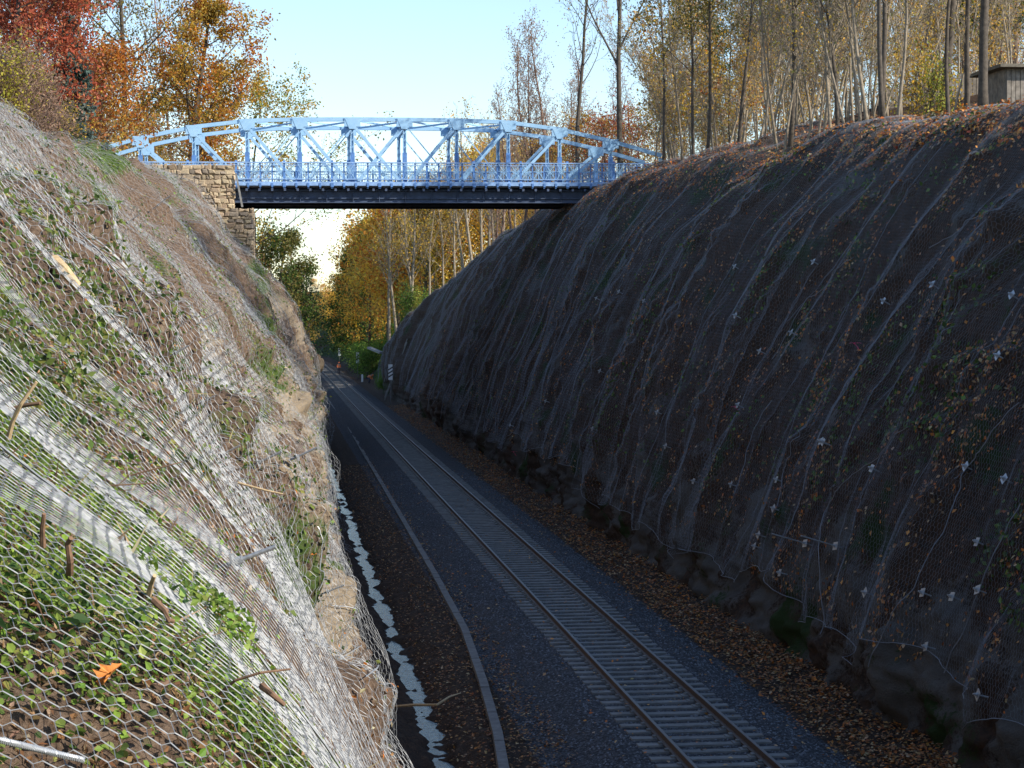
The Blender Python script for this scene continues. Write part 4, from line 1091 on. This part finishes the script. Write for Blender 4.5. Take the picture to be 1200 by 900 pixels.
def put_top(protos, H0, px, y, ptop, **kw):
    x = X(px, y); z = gz(x, y); return put(protos, x, y, max(.25, (ZP(px, ptop, y)-z)/H0), **kw)
vs_ = [(330,330,348),(341,300,345),(352,520,346),(362,480,351),(374,500,353),(386,470,345),(396,440,355),(408,430,338),(422,390,308),(434,360,280),(450,340,256),(432,310,315),(454,300,272),(466,290,240),(480,280,232),
 (498,272,228),(512,305,225),(528,285,224),(470,335,255),(500,345,232),(560,290,196),(580,275,190),(356,520,358),(378,560,352),(404,520,330),(368,600,355),(600,265,185),(625,255,185),(444,420,285),(346,600,352),(400,400,365),(415,345,330)]
for px, y, tp in vs_: put_top(valley, 15.2, px, y, tp)
trunks = forest_kind('forest_tree', 'tall slim trunk in the sunlit wood seen under the right half of the bridge', 'slim trunks under the bridge', 19, .20, dict(FOREST, start=(.45,.25,.2)), dict(n=420, size=.24, spread=.4, pal=BR(GOLD,1.2)), M_BARKP, 3)
for px, y in ((455,262),(468,250),(477,246),(490,258),(503,250),(520,245),(534,238),(548,245),(556,235),(566,228),(574,240),(584,225),(592,232),(603,222),(614,228),(625,215),(636,222),(648,210),(659,218),(540,262),(580,258),(510,275),(630,240),(655,235),(672,205)): put_top(trunks, 19., px, y, (rt.uniform(205,235) if px < 545 else rt.uniform(120,190)))
hedge = forest_kind('laurel_shrub', 'leafy green shrub massed on the bank behind the distance boards', 'green shrubs on the right bank', 4.6, .06, dict(BUSH, n=(9,5)), dict(n=3600, size=.22, spread=.5, pal=BR(BRIGHTG)+BRIGHTG), M_BARK, 3)
for k in range(64):
    v = 286 + 150*rt.uniform()**1.2; u = 5.4 + rt.uniform()*10
    if k % 4 == 0: v = rt.uniform(240, 286); u = rt.uniform(9.5, 17)
    put(hedge, u+float(cx(v)), v, rt.uniform(.7,1.15), zoff=-.4)
for v, u in ((244,4.9),(250,5.2),(256,5.6),(262,6.0)): put(hedge, u, v, rt.uniform(.35,.5), zoff=-.2)
single('lime_shrub', 'sunlit yellow green shrub on the crest where the netted slope ends', 486, 232, 338, .05, BUSH, dict(n=3000, size=.2, spread=.4, pal=BRIGHTG+YGREEN[:1]), M_BARK, 'shrub')
# shade-giving trees along the right crest behind and right of the camera's view are out of frame and left out
MB.rmin = 0.
# ------------------------------------------------------------------ undergrowth, leaf litter, sticks
rl_ = np.random.default_rng(77)
def scatter(side, n, vr, sfrac, maskf, pw=1.):
    """points on a bank, denser near the camera"""
    u = rl_.uniform(size=n); v = vr[0]*(vr[1]/vr[0])**u**pw
    s = rl_.uniform(sfrac[0], sfrac[1], n)*Lof(side, v)
    k = maskf(v, s) > rl_.uniform(size=n)
    return v[k], s[k]
def on_bank(side, v, s, lift):
    return gndpt(side, v, s) + normal(side, v, s)*np.asarray(lift)[:,None]
parts = []
def addleaves(side, v, s, size, pal, lift=(.0,.09), flat=.5, w=.62, fold=.2, colvar=.25, rnd=False):
    C = on_bank(side, v, s, rl_.uniform(lift[0], lift[1], len(v)))
    return leaf_quads(C, size, rl_, pal, w=w, fold=fold, flat=flat, nrm=normal(side, v, s), colvar=colvar, rnd=rnd)
def join(lst):
    n = 0; V=[]; F=[]; C=[]
    for v, f, c in lst: V.append(v); F.append(f+n); C.append(c); n += len(v)
    return np.vstack(V), np.vstack(F), np.vstack(C)
HERB = [(.10,.16,.035),(.14,.20,.045),(.20,.25,.06),(.075,.13,.03),(.27,.28,.07)]
YHERB = [(.22,.34,.05),(.28,.40,.07),(.16,.28,.04),(.34,.42,.10)]
DRY = [(.30,.16,.07),(.24,.12,.05),(.40,.24,.11),(.17,.09,.045),(.48,.33,.18)]
OAK = [(.55,.18,.03),(.46,.14,.03),(.62,.28,.06)]
STRAW = [(.55,.45,.27),(.47,.36,.20),(.62,.53,.34)]
L = []
vm = lambda v, s: np.clip((vegmask(v, s, 91)-.30)*3.2, 0, 1)
# close mound: dense small herbs
v, s = scatter('l', 120000, (4.2, 12), (.30, .54), lambda v, s: .10+.8*sstep(-.15,.35, fbm(v/.45, s/.45, 201, 3)))
L.append(addleaves('l', v, s, .030, HERB+YHERB[:2], (.01,.12), .5, .85, .2, .25, True))
v, s = scatter('l', 2600, (4.2, 8), (.3, .46), lambda v, s: sstep(.0,.35, fbm(v/.7, s/.7, 203, 2)))
L.append(addleaves('l', v, s, .060, [(.06,.12,.035),(.08,.15,.045),(.05,.10,.035)], (.03,.12), .6, .75, .2, .25, True))
v, s = scatter('l', 52000, (4.2, 14), (.3, .6), lambda v, s: .7+0*v)
L.append(addleaves('l', v, s, .040, DRY+TAN[:2], (.0,.07), .4, .5))
v, s = scatter('l', 5000, (4.2, 12), (.3, .54), lambda v, s: .2+.6*(fbm(v/.6, s/.6, 205, 2) > .05))
L.append(addleaves('l', v, s, .16, [(.21,.12,.07),(.30,.18,.10),(.14,.09,.06)], (.0,.12), .15, .035, .0))
# bright green patch on the ledge behind it, and the herbs of the whole slope
def patch(px, py, n, rad, pal, size):
    h = hit(px, py, 'l')
    if h is None: return
    v = rl_.normal(h[0], rad*2.2, n); s = rl_.normal(h[1], rad, n)
    L.append(addleaves('l', v, np.clip(s, .3, None), size, pal, (.0,.12), .35, .7))
for px, py, n, r_ in ((185,610,1500,.45),(215,650,2200,.5),(245,700,2600,.5),(285,755,1800,.5),(320,790,1200,.4),(130,360,1800,1.),(110,330,900,.8),(345,590,900,.7),(20,260,900,1.),(30,440,800,.5),(150,300,600,.8),(290,390,700,.9),(270,300,700,1.2)):
    patch(px, py, n, r_, YHERB if py > 595 else HERB, .034 if py > 595 else .06)
v, s = scatter('l', 70000, (9, 60), (.12, .97), vm, 1.1)
L.append(addleaves('l', v, s, .055, HERB+YHERB[:1], (.0,.12), .4, .7))
v, s = scatter('l', 50000, (9, 70), (.05, .98), lambda v, s: .35+.6*(fbm(v/3, s/3, 207, 3) > .0), 1.1)
L.append(addleaves('l', v, s, .06, DRY+OAK[:1]+STRAW, (.0,.06), .6, .5))
v, s = scatter('l', 60000, (42, 160), (.12, .99), lambda v, s: .12+vm(v, s), 1.)
L.append(addleaves('l', v, s, .13, HERB+YHERB[:1], (.0,.22), .4, .7))
v, s = scatter('l', 24000, (42, 130), (.1, .99), lambda v, s: .6+0*v, 1.)
L.append(addleaves('l', v, s, .12, DRY+STRAW, (.0,.1), .5, .5))
# dry grass blades and stalks
v, s = scatter('l', 14000, (5, 60), (.15, .98), lambda v, s: .3+.6*(fbm(v/2, s/2, 209, 3) > .1), 1.2)
L.append(addleaves('l', v, s, .20, STRAW+TAN, (.0,.08), .0, .05, .0))
V, F, c = join(L)
tag(mk('undergrowth', V, F, M_LEAF, col=c), 'green herbs, dry grass and brown leaves growing under the net on the left slope', 'undergrowth', kind='stuff')

L = []
v, s = scatter('r', 95000, (26, 180), (.08, 1.), lambda v, s: .12+.88*sstep(.0,.45, fbm(v/3.2, s/3.2, 221, 3)), 1.0)
L.append(addleaves('r', v, s, .11, DRY+OAK+RUST, (.0,.12), .6, .7))
v, s = scatter('r', 55000, (26, 200), (.15, .98), lambda v, s: sstep(.0,.4, fbm(v/4, s/4, 223, 3)), 1.0)
L.append(addleaves('r', v, s, .13, GREEN+HERB[:2], (.0,.14), .4, .7))
v, s = scatter('r', 42000, (40, 140), (.70, 1.), lambda v, s: .75+0*v, 1.0)
L.append(addleaves('r', v, s, .13, OAK+DRY+RED[:1]+OAK, (.0,.16), .6, .7))
n = 45000; x = 2.55+2.6*rl_.uniform(size=n)**.8; v = 26*(200/26)**rl_.uniform(size=n)
k = rl_.uniform(size=n) < (.25+.75*sstep(2.6,3.4,x))*(.55+.45*sstep(-.2,.3,fbm(v/1.6, x/1.2, 231, 3))); x = x[k]; v = v[k]
C = np.stack([x+cx(v), v, floorz(x, v)+rl_.uniform(.0,.10,len(x))], -1)
L.append(leaf_quads(C, .10, rl_, RUST+DRY+OAK[:2], flat=.7, nrm=np.tile([0,0,1.], (len(x),1)), w=.7))
n = 9000; x = -4.6+2.2*rl_.uniform(size=n); v = 30*(120/30)**rl_.uniform(size=n)
C = np.stack([x, v, floorz(x, v)+rl_.uniform(.01,.08,n)], -1)
L.append(leaf_quads(C, .08, rl_, DRY+RUST, flat=.7, nrm=np.tile([0,0,1.], (n,1)), w=.7))
n = 900; x = rl_.uniform(-2.4, 2.6, n); v = 33*(110/33)**rl_.uniform(size=n)
C = np.stack([x, v, floorz(x, v)+rl_.uniform(.02,.08,n)], -1)
L.append(leaf_quads(C, .09, rl_, OAK+DRY, flat=.7, nrm=np.tile([0,0,1.], (n,1)), w=.7))
V, F, c = join(L)
tag(mk('leaf_litter', V, F, M_LITTER, col=c), 'rust brown fallen leaves and herbs on the shaded slope and along the track', 'fallen leaves', kind='stuff')

# sticks and cut stems poking through the net near the camera
def stick(px, py, pts, r, label, mat, side='l', lift=.05, cut=False):
    h = hit(px, py, side)
    P = netpt(side, h[0], h[1]) + normal(side, np.array(h[0]), np.array(h[1]))*lift
    d = np.linalg.norm(P-CAM); sc = d/FPX
    ux = RM[:,0]; uy = RM[:,1]; uz = RM[:,2]
    q = np.array([ux*a*sc - uy*b_*sc + uz*c_*sc for a, b_, c_ in pts])
    q = q + np.random.default_rng(int(px)).normal(0, r*.35, q.shape)
    mb = MB(); mb.tube(q, np.linspace(r, r*.6, len(q)), 7)
    o = mb.build('stick', mat, loc=P, smooth=False); tag(o, label, 'stick'); return o
stick(3, 500, [(-6,18,-10),(4,-2,0),(18,-24,10),(30,-48,14)], .012, 'pale broken stick leaning at the left edge of the picture', M_CUT)
stick(5, 492, [(-8,6,-5),(12,0,4),(33,-2,8)], .014, 'short dark stick lying level beneath the pale broken stick', M_TWIG)
stick(75, 645, [(-1,12,-14),(1,-4,4),(0,-22,14),(6,-34,18)], .013, 'reddish brown cut stem upright on the near mound', M_TWIG)
stick(36, 632, [(0,20,-14),(1,0,0),(4,-20,8)], .011, 'dark upright stub left of the reddish cut stem', M_TWIG)
stick(168, 698, [(-6,14,-14),(0,0,0),(4,-14,12)], .011, 'pale splintered stump on the crest of the near mound', M_CUT)
stick(186, 735, [(-14,-10,-12),(0,-2,2),(5,6,4),(8,12,-10)], .013, 'rounded brown stub sawn off at the edge of the near mound', M_TWIG)
stick(290, 815, [(-40,20,-6),(-20,2,8),(10,-8,14),(44,-12,6)], .006, 'thin dark bare twig arching over the white fold of the net', M_TWIG)
stick(302, 828, [(-10,-14,-14),(4,0,2),(16,14,4)], .013, 'short orange brown twig below the thin arching twig', M_TWIG)
stick(150, 545, [(-60,30,-4),(-20,14,4),(20,4,8),(55,-6,6)], .006, 'long thin reddish twig lying across the net on the near mound', M_TWIG)
stick(130, 580, [(-50,2,0),(0,0,4),(50,-4,6)], .005, 'fine straight brown twig under the long reddish twig', M_TWIG)
stick(280, 580, [(-12,-8,0),(20,0,4),(42,4,4)], .010, 'bare twig across the pale rock on the middle of the left slope', M_CUT)
stick(62, 335, [(-14,-12,-20),(0,0,2),(12,14,-12)], .06, 'weathered tree stump bulging under the net in the upper left', M_CUT)
P0 = at_z(460, 828, -.75); P1 = at_z(512, 826, -.5); P2 = at_z(540, 812, -.45)
mb = MB(); mb.tube([P0, (P0+P1)/2+[0,0,.02], P1, (P1+P2)/2+[0,0,.04], P2], [.03,.035,.03,.022,.012], 6)
tag(mb.build('fallen_branch', M_CUT), 'long bare fallen branch lying across the wet side ditch', 'branch')
# fallen oak leaf on the near mound
h = hit(122, 795, 'l'); P = netpt('l', h[0], h[1]) + normal('l', np.array(h[0]), np.array(h[1]))*-.035
n_ = 17; ang = np.linspace(-.95*np.pi/2, .95*np.pi/2, n_); mb = MB()
q = np.linspace(0, 1, 13); wd = .022*np.sin(np.pi*q**.8)*(1+.45*np.sin(q*24)) + .002
lv = np.array([[a*.095, b_*.9, .02*np.sin(a*4)+abs(b_)*1.1] for a, b_ in list(zip(q, wd)) + list(zip(q[::-1], -wd[::-1]))])
ctr = len(lv); lv = np.vstack([lv, [.05, 0, .0]]); F = np.array([[i, (i+1) % ctr, ctr] for i in range(ctr)])
o = mk('oak_leaf', lv, F, simple('orange_leaf', (.55,.20,.04), .7, 0, .3, 60), loc=P); o.rotation_euler = (.7, -.9, .3); tag(o, 'single orange oak leaf caught on the near mound among green herbs', 'leaf')
# thick steel rope in the bottom left corner
h0 = hit(-6, 882, 'l'); h1 = hit(60, 899, 'l')
if h0 and h1:
    A = netpt('l', *h0); B = netpt('l', *h1); q = np.linspace(-.2, 1.3, 60); C_ = A+(B-A)*q[:,None]+[0,0,.04]
    mb = MB()
    d = (B-A)/np.linalg.norm(B-A); e1 = np.cross(d, [0,0,1]); e1 /= np.linalg.norm(e1); e2 = np.cross(d, e1)
    for k in range(6):
        a = q*40 + k*np.pi/3; mb.tube(C_+.006*(np.cos(a)[:,None]*e1+np.sin(a)[:,None]*e2), .0045, 5)
    tag(mb.build('steel_rope', M_STEEL), 'twisted steel rope crossing the bottom left corner over the net', 'rope')

# ------------------------------------------------------------------ workers
def skin_mesh(name, verts, edges, radii, mat, parent, sub=2, root=0):
    me = bpy.data.meshes.new('tmp'); me.from_pydata(verts, edges, []); ob = bpy.data.objects.new('tmp', me); COL.objects.link(ob)
    md = ob.modifiers.new('s', 'SKIN'); md.use_smooth_shade = True
    for i, r in enumerate(radii):
        r = (r, r) if np.isscalar(r) else r; me.skin_vertices[0].data[i].radius = r
    me.skin_vertices[0].data[root].use_root = True
    sb = ob.modifiers.new('u', 'SUBSURF'); sb.levels = sub; sb.render_levels = sub
    dg = bpy.context.evaluated_depsgraph_get(); dg.update()
    nm = bpy.data.meshes.new_from_object(ob.evaluated_get(dg)); nm.name = name
    bpy.data.objects.remove(ob); o = bpy.data.objects.new(name, nm); COL.objects.link(o); o.parent = parent
    nm.materials.clear(); nm.materials.append(mat); return o
m_skin = simple('skin', (.50,.30,.22), .6, 0, .1, 20); m_org = simple('orange_workwear', (1.,.24,.07), .7, 0, .08, 6); m_trou = simple('dark_trousers', (.05,.06,.09), .85, 0, .2, 8); m_hair = simple('dark_hair', (.04,.03,.025), .8); m_ref = simple('reflective_tape', (.75,.75,.72), .4, 0, .05)
def person(loc, rz, label, J):
    root = empty('person', loc, label, 'person', None, rz)
    E = [('pel','wai'),('wai','che'),('che','nek'),('nek','hed'),('hed','top'),('che','shl'),('shl','ell'),('ell','hal'),('hal','fil'),('che','shr'),('shr','elr'),('elr','har'),('har','fir'),
         ('pel','hil'),('hil','knl'),('knl','anl'),('anl','tol'),('pel','hir'),('hir','knr'),('knr','anr'),('anr','tor')]
    Rr = dict(pel=.14,wai=.13,che=.15,nek=.06,hed=.10,top=.075,shl=.075,ell=.05,hal=.035,fil=.022,shr=.075,elr=.05,har=.035,fir=.022,hil=.095,knl=.065,anl=.045,tol=.035,hir=.095,knr=.065,anr=.045,tor=.035)
    ks = list(J); ix = {k: i for i, k in enumerate(ks)}
    skin_mesh('body', [J[k] for k in ks], [(ix[a], ix[b]) for a, b in E], [Rr[k] for k in ks], m_skin, root, root=ix['pel'])
    def sub(nm, names, edges, g, mat):
        return skin_mesh(nm, [J[k] for k in names], [(names.index(a), names.index(b)) for a, b in edges], [Rr[k]*g for k in names], mat, root)
    jk = sub('jacket', ['wai','pel','che','shl','ell','hal','shr','elr','har'], [('wai','pel'),('wai','che'),('che','shl'),('shl','ell'),('ell','hal'),('che','shr'),('shr','elr'),('elr','har')], 1.22, m_org)
    sub('trousers', ['pel','hil','knl','anl','hir','knr','anr'], [('pel','hil'),('hil','knl'),('knl','anl'),('pel','hir'),('hir','knr'),('knr','anr')], 1.16, m_trou)
    for a in ('l','r'):
        mb = MB(); A = np.array(J['an'+a]); T = np.array(J['to'+a]); mb.bar(A*[1,1,0]+[0,0,A[2]-.03], T+[0,0,.0], .10, .09); mb.build('shoe', m_hair, root)
    h = np.array(J['hed']); t = np.array(J['top']); ax = (t-h)/np.linalg.norm(t-h); f = np.cross([1,0,0], ax)
    mb = MB(); q = np.linspace(0, np.pi/2, 6); mb.tube([h+ax*(.01+.12*math.sin(a)) for a in q], [.125*math.cos(a)+.004 for a in q], 12); mb.build('helmet', m_org, root, smooth=True)
    mb = MB(); fc = h - f*.10
    for sx in (-.035, .035): mb.box(fc[0]+sx-.012, fc[0]+sx+.012, fc[1]-.012, fc[1]+.012, fc[2]-.006, fc[2]+.008)
    mb.build('eye', m_hair, root)
    mb = MB(); mb.tube([h-f*.09-ax*.01, h-f*.13-ax*.035, h-f*.095-ax*.04], [.012,.018,.01], 6); mb.build('nose', m_skin, root)
    w = np.array(J['wai']); c_ = np.array(J['che']); mb = MB(); mb.tube([w*.62+c_*.38, w*.52+c_*.48], .185, 14, cap=False); tp = mb.build('reflective_band', m_ref, jk)
    return root
J = dict(pel=(0,0,.95),wai=(0,-.03,1.12),che=(0,-.06,1.36),nek=(0,-.08,1.52),hed=(0,-.11,1.65),top=(0,-.12,1.77),shl=(-.2,-.06,1.42),ell=(-.27,-.05,1.13),hal=(-.24,-.22,.95),fil=(-.23,-.27,.86),
         shr=(.2,-.06,1.42),elr=(.27,-.05,1.13),har=(.22,-.24,.98),fir=(.2,-.3,.9),hil=(-.1,0,.88),knl=(-.12,-.05,.48),anl=(-.12,.02,.08),tol=(-.14,-.16,.04),hir=(.1,0,.88),knr=(.12,.02,.48),anr=(.12,.06,.08),tor=(.14,-.12,.04))
P = at_z(397, 438.5, -.16); person((P[0], P[1], -.16), .3, 'standing track worker in an orange jacket between the far rails', J)
J = dict(pel=(0,.25,.72),wai=(0,.08,.88),che=(0,-.16,.98),nek=(0,-.32,1.02),hed=(0,-.44,1.04),top=(0,-.54,1.0),shl=(-.2,-.18,.98),ell=(-.26,-.26,.70),hal=(-.2,-.38,.48),fil=(-.18,-.42,.38),
         shr=(.2,-.18,.98),elr=(.26,-.26,.70),har=(.2,-.38,.48),fir=(.18,-.42,.38),hil=(-.11,.22,.68),knl=(-.15,-.12,.48),anl=(-.14,.12,.08),tol=(-.16,-.08,.04),hir=(.11,.22,.68),knr=(.15,-.12,.48),anr=(.14,.12,.08),tor=(.16,-.08,.04))
P = at_z(433, 449, -.5); person((P[0], P[1], -.5), 1.1, 'bent over worker in an orange jacket at the foot of the green bank', J)

# ------------------------------------------------------------------ light and sky
SUN_EL = math.radians(31); SUN_AZ = math.radians(58)         # azimuth measured from straight behind (-Y) towards +X
sd_ = Vector((math.sin(SUN_AZ)*math.cos(SUN_EL), -math.cos(SUN_AZ)*math.cos(SUN_EL), math.sin(SUN_EL)))
sun = bpy.data.lights.new('sun', 'SUN'); so = bpy.data.objects.new('sun', sun); COL.objects.link(so)
so.rotation_euler = sd_.to_track_quat('Z', 'Y').to_euler(); sun.energy = 4.6; sun.angle = math.radians(.53); sun.color = (1., .93, .80)
w = bpy.data.worlds.new('World'); scene.world = w; w.use_nodes = True; nt = w.node_tree
sk = nt.nodes.new('ShaderNodeTexSky'); sk.sky_type = 'NISHITA'; sk.sun_disc = False; sk.sun_elevation = SUN_EL
sk.sun_rotation = math.atan2(sd_.x, sd_.y); sk.air_density = 1.0; sk.dust_density = .25; sk.ozone_density = 1.2
nt.links.new(mix(nt, 1., sk.outputs[0], (.96, 1.0, 1.05), 'MULTIPLY'), nt.nodes['Background'].inputs[0]); nt.nodes['Background'].inputs[1].default_value = .15
vs2 = scene.view_settings; vs2.view_transform = 'Standard'; vs2.look = 'None'; vs2.gamma = 1; vs2.exposure = .55; vs2.use_curve_mapping = False
scene.cycles.use_denoising = True
scene.cycles.max_bounces = 6; scene.cycles.diffuse_bounces = 3; scene.cycles.transparent_max_bounces = 12
